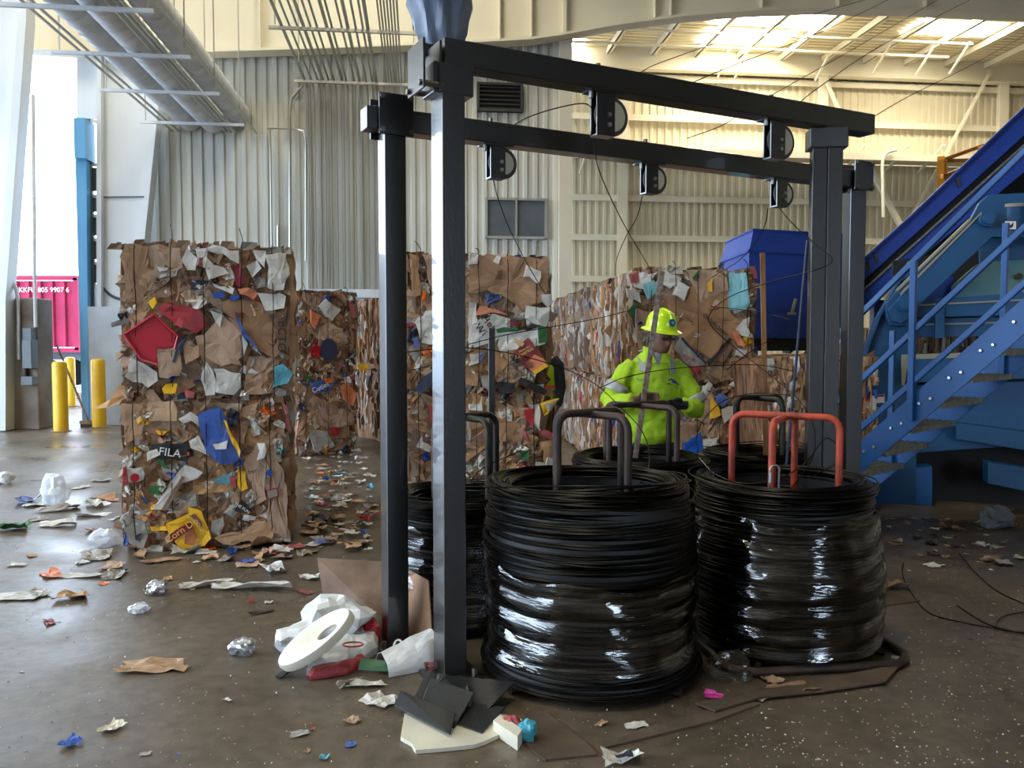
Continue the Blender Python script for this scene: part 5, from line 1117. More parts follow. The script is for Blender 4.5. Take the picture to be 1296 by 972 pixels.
T = [(.90, 0, .0, .20, .135), (1.02, 0, 0, .205, .135), (1.15, 0, -.005, .20, .13), (1.28, 0, -.01, .205, .13), (1.38, 0, -.005, .20, .122), (1.45, .0, 0, .175, .10), (1.50, .005, -.005, .12, .075), (1.54, .01, -.012, .075, .06)]
hc = Vector((.045, -.06, 1.645)); HM = Matrix.Translation(hc) @ Matrix.Rotation(R(22), 4, 'Z') @ Matrix.Rotation(R(9), 4, 'X')
def Hp(x, y, z): return HM @ Vector((x, y, z))
ARM = {'r': [Vector((-.14, .0, 1.435)), Vector((-.20, -.005, 1.385)), Vector((-.335, -.06, 1.17)), Vector((-.32, -.10, 1.15)), Vector((-.185, -.29, 1.195))],
       'l': [Vector((.14, .0, 1.435)), Vector((.20, -.005, 1.38)), Vector((.315, -.05, 1.14)), Vector((.30, -.09, 1.115)), Vector((.155, -.285, 1.16))]}
body = MB(); torso(body, T[:-1], -.03)
body.limb([(0.01, -.01, 1.48), (.025, -.03, 1.56), hc + Vector((0, .01, -.04))], (.062, .056, .058), 14)
hr = []
for z, a, b, dy in ((-.115, .035, .03, -.045), (-.10, .05, .05, -.03), (-.07, .063, .072, -.012), (-.03, .071, .088, -.004), (.02, .075, .094, 0), (.06, .072, .092, .004), (.095, .055, .072, .008), (.118, .025, .035, .01)):
    hr.append((Hp(0, dy, z), HM.to_3x3() @ Vector((a, 0, 0)), HM.to_3x3() @ Vector((0, b, 0))))
body.rings(hr, 20)
body.limb([Hp(0, -.085, .005), Hp(0, -.10, -.018), Hp(0, -.114, -.035), Hp(0, -.095, -.044)], (.009, .012, .015, .011), 8)
body.limb([Hp(-.028, -.083, -.068), Hp(0, -.092, -.066), Hp(.028, -.083, -.068)], (.006, .009, .006), 8); body.limb([Hp(-.022, -.078, -.081), Hp(0, -.088, -.082), Hp(.022, -.078, -.081)], (.007, .010, .007), 8)
for s_ in (-1, 1): body.rings([(Hp(s_ * .070, .01, -.035), HM.to_3x3() @ Vector((.008, 0, 0)), HM.to_3x3() @ Vector((0, .014, 0))), (Hp(s_ * .082, .015, 0), HM.to_3x3() @ Vector((.008, 0, 0)), HM.to_3x3() @ Vector((0, .022, 0))), (Hp(s_ * .080, .018, .028), HM.to_3x3() @ Vector((.006, 0, 0)), HM.to_3x3() @ Vector((0, .014, 0)))], 10)
for k in 'rl': body.limb(ARM[k], (.05, .05, .042, .04, .03), 12)
for s_ in (-1, 1): body.limb([(s_ * .09, 0, .98), (s_ * .105, -.01, .75), (s_ * .11, -.015, .5), (s_ * .115, .005, .28), (s_ * .12, .01, .06)], (.095, .08, .06, .055, .04), 12)
o = remesh(body.build('body', M['skin'], wk), .011, 3)
jk = MB(); torso(jk, T)
for k in 'rl':
    A = ARM[k]; jk.limb([A[0], A[1], A[1].lerp(A[2], .5) + Vector((0, 0, .005)), A[2], A[3], A[3].lerp(A[4], .55), A[4] + (A[3] - A[4]).normalized() * .025], (.070, .076, .074, .072, .070, .062, .054), 16)
jk.rings([((0, 0, .86), (.195, 0, 0), (0, .13, 0)), ((-.01, 0, .92), (.225, 0, 0), (0, .15, 0)), ((0, 0, 1.0), (.20, 0, 0), (0, .135, 0))], 24)
o = remesh(jk.build('jacket', M['hiviz'], wk), .012, 5)
dm = o.modifiers.new('creases', 'DISPLACE'); tx = bpy.data.textures.new('cloth_creases', 'CLOUDS'); tx.noise_scale = .075; dm.texture = tx; dm.strength = .036; dm.mid_level = .5
# collar, placket, tapes, name and emblem
mb = MB()
for s_ in (-1, 1): mb.add([(.012 + s_ * .012, -.118, 1.455), (.012 + s_ * .075, -.095, 1.505), (.012 + s_ * .085, -.05, 1.565), (.012 + s_ * .055, -.075, 1.56), (.012 + s_ * .092, -.112, 1.452), ], [(0, 4, 1, 3), (1, 2, 3)])
mb.add([(.012 + .088 * cos(a), -.01 + .07 * sin(a), z) for z in (1.515, 1.572) for a in (-.6, .2, 1, 1.57, 2.2, 2.9, 3.7)], [(k, k + 1, k + 8, k + 7) for k in range(6)])
o = mb.build('collar', M['hiviz'], wk); sm = o.modifiers.new('th', 'SOLIDIFY'); sm.thickness = .008
mb = MB(); mb.box((.012, -.125, 1.49), (.09, .02, .10)); mb.rings([((.012, -.075, 1.46), (.045, 0, 0), (0, .03, 0)), ((.02, -.06, 1.53), (.05, 0, 0), (0, .035, 0))], 12)
mb = MB(); mb.rings([((.012, -.06, 1.44), (.05, 0, 0), (0, .05, 0)), ((.018, -.045, 1.53), (.052, 0, 0), (0, .045, 0))], 14); mb.build('undershirt', M['grayshirt'], wk, smooth=True)
def chest(x, z, g=.012):
    for (za, _, ya, a0, b0), (zb_, _, yb, a1, b1) in zip(T, T[1:]):
        if za <= z <= zb_:
            t = (z - za) / (zb_ - za); a, b, y = a0 + (a1 - a0) * t, b0 + (b1 - b0) * t, ya + (yb - ya) * t
            return Vector((x, y - b * math.sqrt(max(0, 1 - (x / a) ** 2)) - g, z))
    return Vector((x, -.1, z))
for s_ in (-1, 1):
    mb = MB(); vs = []; xs = (s_ * .112 + .01 - .021, s_ * .112 + .01 + .021)
    zs = [1.375, 1.40, 1.425, 1.45] if s_ > 0 else [1.395, 1.42, 1.445]
    for z in zs: vs += [chest(x, z, .016) for x in xs]
    for dy, z in ((.0, 1.492), (.04, 1.515), (.08, 1.51)): vs += [Vector((x * .97, chest(0, 1.45).y * .35 + dy, z - abs(x) * .08)) for x in xs]
    mb.add(vs, [(2 * i, 2 * i + 1, 2 * i + 3, 2 * i + 2) for i in range(len(vs) // 2 - 1)]); o = mb.build('shoulder_tape', M['silver'], wk); sm = o.modifiers.new('th', 'SOLIDIFY'); sm.thickness = .004; sm.offset = 0
for k, t0, t1 in (('r', .46, .74), ('l', .72, .98)):
    a, b = ARM[k][1], ARM[k][2]; mb = MB(); mb.tube([a.lerp(b, t0 + (t1 - t0) * i / 4) for i in range(5)], [.093, .094, .093, .092, .091], 18, cap=False); o = mb.build('arm_tape', M['silver'], wk, smooth=True); sm = o.modifiers.new('th', 'SOLIDIFY'); sm.thickness = .004
def ctext(s, x, z, size, m, rot=0.):
    p = chest(x, z, .022); ang = math.atan2(x, .2) * .9
    return text('name_lettering', s, size, M[m], wk, Matrix.Translation(p) @ Matrix.Rotation(ang, 4, 'Z') @ Matrix.Rotation(pi / 2, 4, 'X') @ Matrix.Rotation(rot, 4, 'Z'), .001)
ctext('Romeo', -.105, 1.335, .03, 'text_g')
mb = MB()
def cpoly(pts, g=.022): mb.add([chest(x, z, g) for x, z in pts], [tuple(range(len(pts)))])
cpoly([(.075, 1.332), (.10, 1.345), (.125, 1.335), (.15, 1.315), (.17, 1.29), (.165, 1.287), (.14, 1.308), (.12, 1.322), (.10, 1.33), (.08, 1.325)]); cpoly([(.105, 1.325), (.13, 1.32), (.14, 1.305), (.115, 1.308)])
o = mb.build('chest_emblem', M['text_b'], wk); sm = o.modifiers.new('th', 'SOLIDIFY'); sm.thickness = .003
mb = MB(); cpoly([(.072, 1.306), (.085, 1.312), (.092, 1.302), (.08, 1.298)]); cpoly([(.09, 1.305), (.165, 1.272), (.165, 1.269), (.09, 1.302)]); mb.build('chest_emblem', M['text_k'], wk)
mb = MB(); mb.box((.012, -.145, 1.18), (.028, .012, .5)); 
# hard hat
hatroot = MB(); P = [(.0, .148), (.03, .146), (.06, .135), (.085, .115), (.102, .085), (.110, .05), (.113, .02)]
def hatpt(r, z, a): return Hp(r * cos(a) * .95, r * sin(a) * 1.12 + .010, z + .052)
n = 32; vs = []
for r_2, z in P + [(.118, .012), (.140, .004), (.146, -.004), (.140, -.006), (.112, .0)]:
    for k in range(n):
        a = 2 * pi * k / n; ex = 1 + (.10 * max(0, -sin(a)) ** 2 if r_2 > .115 else 0); vs.append(hatpt(r_2 * ex, z - (.012 * max(0, -sin(a)) if r_2 > .115 else 0), a))
m_ = len(vs) // n; hatroot.add(vs, [(j * n + k, j * n + (k + 1) % n, (j + 1) * n + (k + 1) % n, (j + 1) * n + k) for j in range(m_ - 1) for k in range(n)])
ht = fixn(hatroot.build('hard_hat', M['hat'], wk, smooth=True))
mb = MB(); mb.tube([hatpt(.012 + .0, .149, pi / 2)] + [Hp(0, (r_2 * 1.12 + .003) * sg + .010, z + .054) for sg in (-1,) for r_2, z in P[1:5]], .008, 8); mb.tube([Hp(0, (r_2 * 1.12 + .003) + .010, z + .054) for r_2, z in P[1:5]], .008, 8)
k = mb.build('crown_ridge', M['hat'], ht, smooth=True)
def badge(rad, m, g, nm):
    mb = MB(); c = Vector((0, -.114 * 1.0 - g, .117)); mb.add([Hp(rad * cos(a), c.y + .45 * (rad * sin(a)) * .6 - .004, c.z + rad * sin(a)) for a in [2 * pi * i / 20 for i in range(20)]], [tuple(range(20))]); o = mb.build(nm, m, ht); sm = o.modifiers.new('th', 'SOLIDIFY'); sm.thickness = .003; return o
badge(.027, M['text_b'], .0, 'badge'); badge(.012, mat('badge_pale', '#5fb8c4', .5), .005, 'badge_emblem')
mb = MB()
for s_ in (-1, 1): mb.box(Hp(s_ * .034, -.098, -.002), (.05, .010, .024), mtx=HM.to_3x3())
mb.box(Hp(0, -.104, .004), (.02, .008, .008), mtx=HM.to_3x3())
for s_ in (-1, 1): mb.bar(Hp(s_ * .062, -.095, .0), Hp(s_ * .082, .01, .0), .006)
mb.build('safety_glasses', mat('smoked_lens', '#4d4438', .15), wk)
for s_ in (-1, 1): mb = MB(); mb.rings([(Hp(s_ * .03, -.086, -.002), HM.to_3x3() @ Vector((.012, 0, 0)), HM.to_3x3() @ Vector((0, 0, .007))), (Hp(s_ * .03, -.092, -.002), HM.to_3x3() @ Vector((.008, 0, 0)), HM.to_3x3() @ Vector((0, 0, .005)))], 10); mb.build('eye', M['text_w'], wk)
mb = MB(); mb.rings([(Hp(0, .02, .04), HM.to_3x3() @ Vector((.079, 0, 0)), HM.to_3x3() @ Vector((0, .08, 0))), (Hp(0, .03, -.03), HM.to_3x3() @ Vector((.076, 0, 0)), HM.to_3x3() @ Vector((0, .068, 0)))], 20); mb.build('hair', M['dark'], wk, smooth=True)
# bar in the worker's hands, resting in the coil
bt, bb = at_y(838, 343, 5.86), at_y(804, 580, 5.70)
bar = thing('steel_bar', 'rusty flat steel bar standing upright in the worker\'s hands', 'bar', bb); mb = MB(); mb.bar(bb, bt, .038, .012, up=(0, 1, 0)); bevel(mb.build('bar_stock', M['stick'], bar, world=True), .003)
inv = Matrix.LocRotScale(wk.location, wk.rotation_euler, None).inverted(); hb = inv @ at_y(814.5, 505, 5.77); hb2 = inv @ at_y(813, 515, 5.76)
wr_ = ARM['r'][4]; fdir = (Vector((hb.x - .02, hb.y + .03, 1.2)) - wr_); hand(wk, wr_, fdir, Vector((0, -.35, .9)), Vector((.3, -.9, -.1)), (.5, .8, .6), M['glove'], M['gloveb'])
wl_ = ARM['l'][4]; fdir = (Vector((hb2.x + .03, hb2.y + .02, 1.165)) - wl_); hand(wk, wl_, fdir, Vector((0, -.35, .9)), Vector((-.3, -.9, -.1)), (.5, .8, .6), M['gloveb'], M['gloveb'])
tr_ = MB()
for s_ in (-1, 1): tr_.limb([(s_ * .085, 0, 1.0), (s_ * .10, -.01, .75), (s_ * .11, -.015, .5), (s_ * .118, .005, .28), (s_ * .12, .01, .09)], (.115, .10, .08, .075, .072), 14)
tr_.rings([((0, 0, .82), (.17, 0, 0), (0, .11, 0)), ((0, 0, 1.0), (.185, 0, 0), (0, .12, 0))], 20); remesh(tr_.build('trousers', M['trouser'], wk), .014, 4)
for s_ in (-1, 1):
    mb = MB(); mb.rings([((s_ * .12, .05, .05), (.04, 0, 0), (0, 0, .05)), ((s_ * .122, -.02, .055), (.048, 0, 0), (0, 0, .055)), ((s_ * .125, -.12, .04), (.05, 0, 0), (0, 0, .04)), ((s_ * .125, -.18, .03), (.035, 0, 0), (0, 0, .028))], 14); mb.limb([(s_ * .12, .01, .05), (s_ * .12, .01, .2)], (.05, .05)); remesh(mb.build('boot', M['boot'], wk), .012, 2)

# second worker, mostly hidden behind the middle stack
w2 = worker('person', 'worker in orange and lime vest standing half hidden behind the middle stack', (at_y(683, 470, 8.95).x, 8.95, 0), R(-25))
T2 = [(.90, 0, 0, .18, .125), (1.05, 0, 0, .175, .12), (1.2, 0, 0, .185, .125), (1.33, 0, 0, .19, .12), (1.42, 0, 0, .165, .095), (1.47, 0, 0, .09, .07)]
body = MB(); torso(body, T2, -.02); body.limb([(0, 0, 1.44), (0, -.01, 1.53), (0, -.02, 1.58)], (.06, .055, .055), 12)
body.rings([((0, -.02 + dy, 1.62 + z), (a, 0, 0), (0, b, 0)) for z, a, b, dy in ((-.11, .04, .04, -.03), (-.07, .062, .072, -.01), (-.02, .072, .09, 0), (.04, .074, .093, 0), (.085, .05, .065, .006), (.105, .02, .03, .008))], 18)
body.limb([(0, -.105, 1.65), (0, -.125, 1.615), (0, -.11, 1.605)], (.008, .014, .01), 8)
for s_ in (-1, 1):
    body.limb([(s_ * .15, 0, 1.42), (s_ * .215, .0, 1.36), (s_ * .25, -.01, 1.12), (s_ * .24, -.10, .90)], (.05, .05, .042, .03), 12); body.limb([(s_ * .085, 0, .95), (s_ * .1, -.01, .5), (s_ * .11, .01, .06)], (.09, .06, .045), 12)
    for k in range(4): body.limb([(s_ * .24 + (k - 1.5) * .018 * .3, -.10 - .01 * k, .90), (s_ * .24, -.125 - .008 * k, .83 + .004 * k), (s_ * .235, -.13 - .006 * k, .795 + .006 * k)], (.013, .011, .009), 8)
remesh(body.build('body', M['skin'], w2), .012, 3)
sl = MB(); torso(sl, T2, -.005)
for s_ in (-1, 1): sl.limb([(s_ * .15, 0, 1.42), (s_ * .215, .0, 1.36), (s_ * .25, -.01, 1.12), (s_ * .243, -.085, .93)], (.066, .066, .056, .046), 14)
remesh(sl.build('dark_shirt', M['trouser'], w2), .014, 3)
def vest(z0, z1, m, nm, g):
    rows = []
    for i in range(5):
        z = z0 + (z1 - z0) * i / 4
        for A, B in zip(T2, T2[1:]):
            if A[0] <= z <= B[0]: t = (z - A[0]) / (B[0] - A[0]); rows.append((z, 0, 0, A[3] + (B[3] - A[3]) * t + g, A[4] + (B[4] - A[4]) * t + g)); break
    mb = MB(); torso(mb, rows); return mb.build(nm, m, w2, smooth=True)
vest(.95, 1.46, M['hiviz'], 'vest', .018); oc = mat('vest_orange', '#ee6a2a', .8)
vest(1.06, 1.15, oc, 'vest_band', .022); vest(1.09, 1.12, M['silver'], 'vest_tape', .026)
for s_ in (-1, 1):
    for dx, m_2, g in ((0, oc, .022), (0, M['silver'], .027)):
        mb = MB(); wv = .05 if g < .025 else .02; vs = []
        for z in (1.15, 1.25, 1.33, 1.40, 1.44): 
            for x in (s_ * .11 - wv / 2, s_ * .11 + wv / 2):
                vs.append((x, -.125 * math.sqrt(max(.05, 1 - (x / .2) ** 2)) - g - .012 + max(0, z - 1.36) * .5, z))
        mb.add(vs, [(2 * i, 2 * i + 1, 2 * i + 3, 2 * i + 2) for i in range(4)]); o = mb.build('vest_tape', m_2, w2); sm = o.modifiers.new('th', 'SOLIDIFY'); sm.thickness = .006
mb = MB(); mb.rings([((0, .0, 1.63), (.08, 0, 0), (0, .085, 0)), ((0, -.0, 1.70), (.078, 0, 0), (0, .09, 0)), ((0, .005, 1.74), (.04, 0, 0), (0, .05, 0))], 18); mb.build('hair', M['dark'], w2, smooth=True)
tr_ = MB()
for s_ in (-1, 1): tr_.limb([(s_ * .085, 0, .98), (s_ * .1, -.01, .5), (s_ * .11, .01, .09)], (.11, .078, .07), 14)
remesh(tr_.build('trousers', M['trouser'], w2), .014, 3)
for s_ in (-1, 1): mb = MB(); mb.rings([((s_ * .11, .05, .05), (.04, 0, 0), (0, 0, .045)), ((s_ * .11, -.12, .04), (.048, 0, 0), (0, 0, .038)), ((s_ * .11, -.18, .03), (.03, 0, 0), (0, 0, .025))], 12); mb.build('boot', M['boot'], w2, smooth=True)

# ================================================================== loose wires, sticks
def wire(label, pts, r=.0032, nm='loose_wire', m='wire', group=None):
    P = [at_y(x, y, Y) for x, y, Y in pts]; mb = MB(); mb.tube(spline(P, 10), r, 6); o = mb.build(nm, M[m], smooth=True); return tag(o, label, 'wire', group)
wire('wire falling from the left rear pulley onto the middle bale', [(624, 226, 4.66), (630, 250, 4.8), (645, 290, 5.2), (668, 335, 6.0), (690, 372, 6.4)])
wire('wire arching from the left rear pulley up to the near beam', [(640, 165, 4.65), (665, 150, 4.5), (700, 138, 4.4), (738, 131, 4.33), (752, 140, 4.33)])
wire('wire hanging from the left near pulley and crossing before the worker', [(752, 176, 4.33), (758, 215, 4.5), (785, 275, 5.0), (812, 322, 5.6), (838, 365, 7.0)])
wire('wire dropping from the middle rear pulley in a bend towards the bales', [(813, 248, 5.1), (806, 275, 5.2), (793, 298, 5.6), (780, 330, 6.4), (779, 352, 7.6)])
wire('long overhead wire rising from the near beam to the roof, lowest', [(780, 112, 4.4), (810, 92, 4.9), (850, 74, 5.6), (960, 38, 7.5), (1130, -10, 9.5)])
wire('overhead wire from the middle of the near beam rising right', [(864, 110, 4.7), (930, 82, 5.4), (1040, 40, 7.0), (1140, -8, 9.0)])
wire('overhead wire starting behind the middle pulley and rising right', [(870, 175, 5.2), (915, 158, 5.4), (960, 130, 5.8), (1080, 62, 7.4), (1200, -8, 9.0)])
wire('overhead wire rising from beside the right near pulley', [(1000, 140, 5.0), (1040, 108, 5.5), (1120, 55, 7.0), (1235, -4, 9.0)])
wire('overhead wire leaving the right end of the near beam', [(1092, 156, 5.2), (1150, 122, 6.0), (1230, 82, 7.5), (1310, 38, 9.0)])
wire('wire with a wide hairpin loop beside the right posts', [(985, 262, 5.2), (1005, 285, 4.9), (1035, 312, 4.75), (1052, 325, 4.7), (1050, 334, 4.7), (1025, 344, 4.7), (975, 357, 4.8), (925, 375, 5.0), (900, 395, 5.3), (900, 412, 5.5), (930, 440, 5.6), (975, 475, 5.4), (1010, 505, 5.0), (1030, 540, 4.7), (1028, 580, 4.55), (1000, 620, 4.5)])
wire('wire swinging from the right rear pulley over the hopper', [(972, 264, 5.55), (968, 285, 5.7), (955, 308, 6.0), (935, 330, 6.3), (915, 342, 6.6), (900, 352, 6.9)])
wire('thin wire curving in front of the blue hopper', [(900, 388, 6.8), (940, 392, 6.6), (975, 398, 6.4), (998, 405, 6.2), (1000, 412, 6.2), (985, 424, 6.2), (950, 445, 6.0), (920, 468, 5.8)])
wire('wire sloping across the middle bale behind the frame posts', [(592, 436, 5.0), (640, 424, 5.2), (690, 415, 5.5), (760, 402, 5.9), (820, 385, 6.4), (838, 372, 6.9)])
wire('wire sagging across the lower part of the middle stack', [(512, 446, 5.0), (575, 440, 5.0), (640, 446, 5.3), (700, 462, 5.6), (750, 484, 5.5), (790, 520, 5.2), (812, 545, 5.0), (822, 575, 4.8), (815, 605, 4.4), (790, 625, 4.2), (740, 632, 4.1)])
wire('wire bowing across the worker\'s chest', [(757, 492, 5.55), (790, 478, 5.6), (840, 468, 5.7), (900, 463, 6.0), (960, 462, 6.2), (1005, 470, 6.0)])
wire('wire curving from the coil stand over the bottom right bale', [(880, 560, 5.6), (888, 535, 5.6), (915, 508, 5.7), (955, 498, 5.8), (1000, 500, 5.6)])
wire('loop of wire hanging over the right coil from its stand', [(885, 580, 4.9), (905, 600, 4.6), (940, 612, 4.45), (985, 606, 4.35), (1020, 585, 4.4), (1045, 555, 4.5), (1064, 570, 4.5), (1060, 585, 4.45), (1025, 605, 4.4)])
wire('loose wire end curling above the nearest coil', [(640, 600, 4.3), (610, 606, 4.5), (595, 612, 4.6), (612, 592, 4.7), (660, 570, 4.8)])
wire('wire crossing the bales between the frame posts', [(516, 470, 5.2), (545, 462, 5.2), (600, 444, 5.3)], .0028)
for i, (pts, lb) in enumerate(((( (1143, 712), (1142, 725), (1150, 745), (1175, 775), (1220, 788), (1270, 797), (1310, 805)), 'curved wire lying on the floor right of the coils'), (((1214, 700), (1232, 722), (1262, 748), (1300, 766)), 'short curved wire on the floor at the frame edge'), (((1211, 766), (1240, 785), (1265, 795), (1300, 803)), 'straight wire end on the floor joining the curved wire'), (((1300, 774), (1270, 780), (1261, 790), (1268, 797), (1300, 801)), 'hooked wire on the floor at the right edge'))):
    mb = MB(); mb.tube(spline([at_z(x, y, .006) for x, y in pts], 10), .0035, 6); tag(mb.build('floor_wire', M['wire'], smooth=True), lb, 'wire')
tb = at_y(965, 320, 6.45); tf = at_y(973, 583, 6.3)
sp = thing('timber_stick', 'upright bare timber stick standing beside the rear coil', 'stick', (tf.x, tf.y, 0)); mb = MB(); mb.bar((tf.x, tf.y, .0), tb, .038, .02, up=(0, 1, 0)); bevel(mb.build('timber', M['wood'], sp, world=True), .003)
rb_ = thing('thin_rod', 'thin dark blue rod leaning against the right frame post', 'rod', (at_y(990, 640, 5.6).x, 5.2, .0)); mb = MB(); mb.cyl(at_y(1022, 304, 5.12), at_y(985, 700, 5.2), .009, 8); mb.build('rod_stock', M['navy'], rb_, world=True)
pk = thing('square_post', 'thin black square post behind the left wire coil', 'post', (at_y(622, 520, 5.55).x, 5.55, 0)); a = at_y(622.5, 415, 5.55); mb = MB(); mb.box((a.x, 5.55, a.z / 2), (.045, .045, a.z)); bevel(mb.build('post_tube', M['frame'], pk, world=True), .004)

# ================================================================== foreground debris by the frame
def slab(name, label, cat, pts, th, m, kids=()):
    """a bent sheet from corner points in space"""
    P = [Vector(p) for p in pts]; n = (P[1] - P[0]).cross(P[-1] - P[0]).normalized() * th; o = thing(name, label, cat, (P[0].x, P[0].y, 0)); mb = MB()
    mb.prism(P, lambda p: p, lambda p: p + n); fixn(mb.build('sheet', m, o, world=True)); return o
def lift(px, py, h):          # a point h above the floor spot seen at this picture place
    p = at_z(px, py); return p + Vector((0, 0, h))
cb = thing('cardboard_box', 'flattened brown cardboard box leaning behind the left frame post', 'box', at_z(470, 800))
def cpanel(name, pts, m, th=.006):
    P = [Vector(p) for p in pts]; nn = (P[1] - P[0]).cross(P[-1] - P[0]).normalized() * th; mb = MB(); mb.prism(P, lambda p: p, lambda p: p + nn); return fixn(mb.build(name, m, cb, world=True))
cpanel('panel', [at_z(416, 790), at_z(508, 806), at_y(508, 712, 4.72), at_y(402, 706, 4.75)], M['card2']); cpanel('panel', [at_z(508, 802), at_z(549, 822), at_y(543, 735, 4.4), at_y(510, 716, 4.62)], M['card'])
cpanel('flap', [at_z(520, 800), at_z(553, 812), at_y(549, 722, 4.5), at_y(512, 712, 4.66)], M['card2'])
# white oval plastic seat over a printed bag
bg_ = thing('printed_bag', 'white and red printed plastic bag lying under the oval seat', 'bag', at_z(425, 848)); mb = MB()
def cushion(poly, h, m, name, parent, seed, bulge=1.0, z0=.004):
    P = [at_z(x, y) for x, y in poly]; c = sum(P, Vector()) / len(P); rings = []; vs = []; ring = []
    for k in range(len(P)):
        for t in (0, .25, .5, .75): ring.append(P[k].lerp(P[(k + 1) % len(P)], t))
    n = len(ring); fr_ = ((1, 0), (1.0, .35), (.86, .8), (.6, 1.0), (.3, 1.05))
    for f, hh in fr_:
        for p in ring: q = c + (p - c) * f; vs.append((q.x, q.y, z0 + h * hh * (1 + .35 * nz(q.x * 7, q.y * 7, seed)) + (0 if hh == 0 else .012 * nz(q.x * 25, q.y * 25, seed)) * 1.0))
    vs.append((c.x, c.y, z0 + h * 1.05)); mb = MB()
    mb.add(vs, [(a * n + k, a * n + (k + 1) % n, (a + 1) * n + (k + 1) % n, (a + 1) * n + k) for a in range(4) for k in range(n)] + [(4 * n + k, 4 * n + (k + 1) % n, 5 * n - 0) for k in range(n)]); return fixn(mb.build(name, m, parent, world=True))
cushion([(388, 856), (440, 850), (478, 828), (480, 800), (470, 806), (430, 812), (395, 835)], .085, M['bag'], 'bag_body', bg_, 4)
cushion([(392, 862), (440, 855), (466, 842), (462, 834), (436, 846), (390, 853)], .045, M['red'], 'red_band', bg_, 5); cushion([(450, 806), (476, 803), (482, 814), (462, 818)], .105, M['red'], 'red_corner', bg_, 6); cushion([(440, 812), (456, 807), (460, 816), (444, 820)], .10, M['photo'], 'picture', bg_, 7)
mb = MB(); cq = lift(447, 843, .105); mb.tube([cq + Vector((.05 * cos(a), .032 * sin(a), .004)) for a in [2 * pi * q_ / 20 for q_ in range(20)]], .004, 6, closed=True); mb.build('oval_emblem', M['red'], bg_, world=True)
st_ = thing('oval_seat', 'dirty white oval plastic seat with a hole propped on the bag', 'seat', at_z(390, 856))
e0, e1 = lift(358, 852, .02), lift(446, 848, .25); ax = (e1 - e0); cc = (e0 + e1) / 2 + Vector((-.01, 0, .03)); axn = ax.normalized(); sdv = Vector((.18, .55, .38)).normalized(); sdv = (sdv - axn * sdv.dot(axn)).normalized(); nn = axn.cross(sdv)
if nn.z < 0: nn = -nn
mb = MB(); n = 36; vs = []
for f, h in ((1.0, -.03), (1.02, -.004), (.98, .014), (.88, .016), (.66, -.006), (.36, -.010), (.33, -.022)):
    for k in range(n):
        a = 2 * pi * k / n; hole = Vector((.30, 0)) if f < .5 else Vector((.12, 0)) if f < .7 else Vector((.06 * (1 - f), 0)); fx = f if f > .7 else f * .78; fy = f if f > .7 else f * .8
        vs.append(cc + axn * (ax.length * .52 * (fx * cos(a) + hole.x)) + sdv * (.115 * fy * sin(a)) + nn * h)
mb.add(vs, [(j * n + k, j * n + (k + 1) % n, (j + 1) * n + (k + 1) % n, (j + 1) * n + k) for j in range(6) for k in range(n)] + [(6 * n + k, 6 * n + (k + 1) % n, (k + 1) % n, k) for k in range(n)]); fixn(mb.build('seat_ring', M['seat'], st_, world=True, smooth=True))
mb = MB(); mb.bar(lift(352, 860, .01), lift(372, 850, .025), .035, .008); mb.build('black_tab', M['blackpl'], st_, world=True)
def blob(name, label, cat, px, py, w, d, h, m, seed, amp=.35, group=None, rz=0., sub=3, sharp=2.6):
    bm = bmesh.new(); bmesh.ops.create_icosphere(bm, subdivisions=sub, radius=.5)
    for v in bm.verts:
        p = v.co * sharp + Vector((seed * 1.3, -seed, seed * .7)); k = 1 + amp * (mnoise.noise(p) + .6 * abs(mnoise.noise(p * 2.3))) ; c = v.co * k; v.co = Vector((c.x * w, c.y * d, max(0, c.z + .42) * h))
    me = bpy.data.meshes.new(name); bm.to_mesh(me); bm.free(); me.materials.append(m); o = bpy.data.objects.new(name, me); COL.objects.link(o)
    q = at_z(px, py); o.location = (q.x, q.y, .001); o.rotation_euler = (0, 0, rz); return tag(o, label, cat, group)
blob('plastic_bag', 'crumpled white plastic bag heaped behind the oval seat', 'bag', 425, 812, .34, .22, .26, M['bag'], 3, .5); blob('plastic_bag', 'limp white plastic bag sheet left of the oval seat', 'bag', 378, 822, .22, .2, .14, M['bag'], 8, .5)
blob('torn_carton', 'grey and red torn carton half hidden behind the white bag', 'carton', 460, 806, .16, .12, .16, M['white'], 19, .4)
# torn bucket piece: curved white shell with handle, green strip
sh = thing('torn_white_sack', 'torn white curved sack with a handle lying by the near post', 'sack', at_z(520, 855)); mb = MB(); vs = []; n = 14
A0, A1 = at_z(492, 858), at_z(556, 846); axv = A1 - A0; pv = Vector((-axv.y, axv.x, 0)).normalized() * .20
for j in range(6):
    t = j / 5; base = A0 + axv * t; hr_ = .075 + .09 * t ** 1.2
    for k in range(n):
        a = pi * k / (n - 1); vs.append(base + pv * (.5 - .5 * cos(a)) + Vector((0, 0, hr_ * sin(a) * (1 + .18 * nz(j * .9, k * .6, 2)) + .003)))
mb.add(vs, [(j * n + k, j * n + k + 1, (j + 1) * n + k + 1, (j + 1) * n + k) for j in range(5) for k in range(n - 1)]); o = mb.build('shell', M['bag'], sh, world=True, smooth=False); sm = o.modifiers.new('th', 'SOLIDIFY'); sm.thickness = .004
mb = MB(); mb.tube(spline([lift(497, 846, .05), lift(500, 838, .1), lift(508, 838, .105), lift(515, 848, .06)], 5), .006, 6); mb.build('handle', M['bag'], sh, world=True)
text('red_lettering', 'SU', .05, M['text_r'], sh, Matrix.Translation(Vector(at_y(546, 843, at_z(546, 852).y - .06)) - Vector(sh.location)) @ Matrix.Rotation(R(20), 4, 'Z') @ Matrix.Rotation(R(70), 4, 'X'))
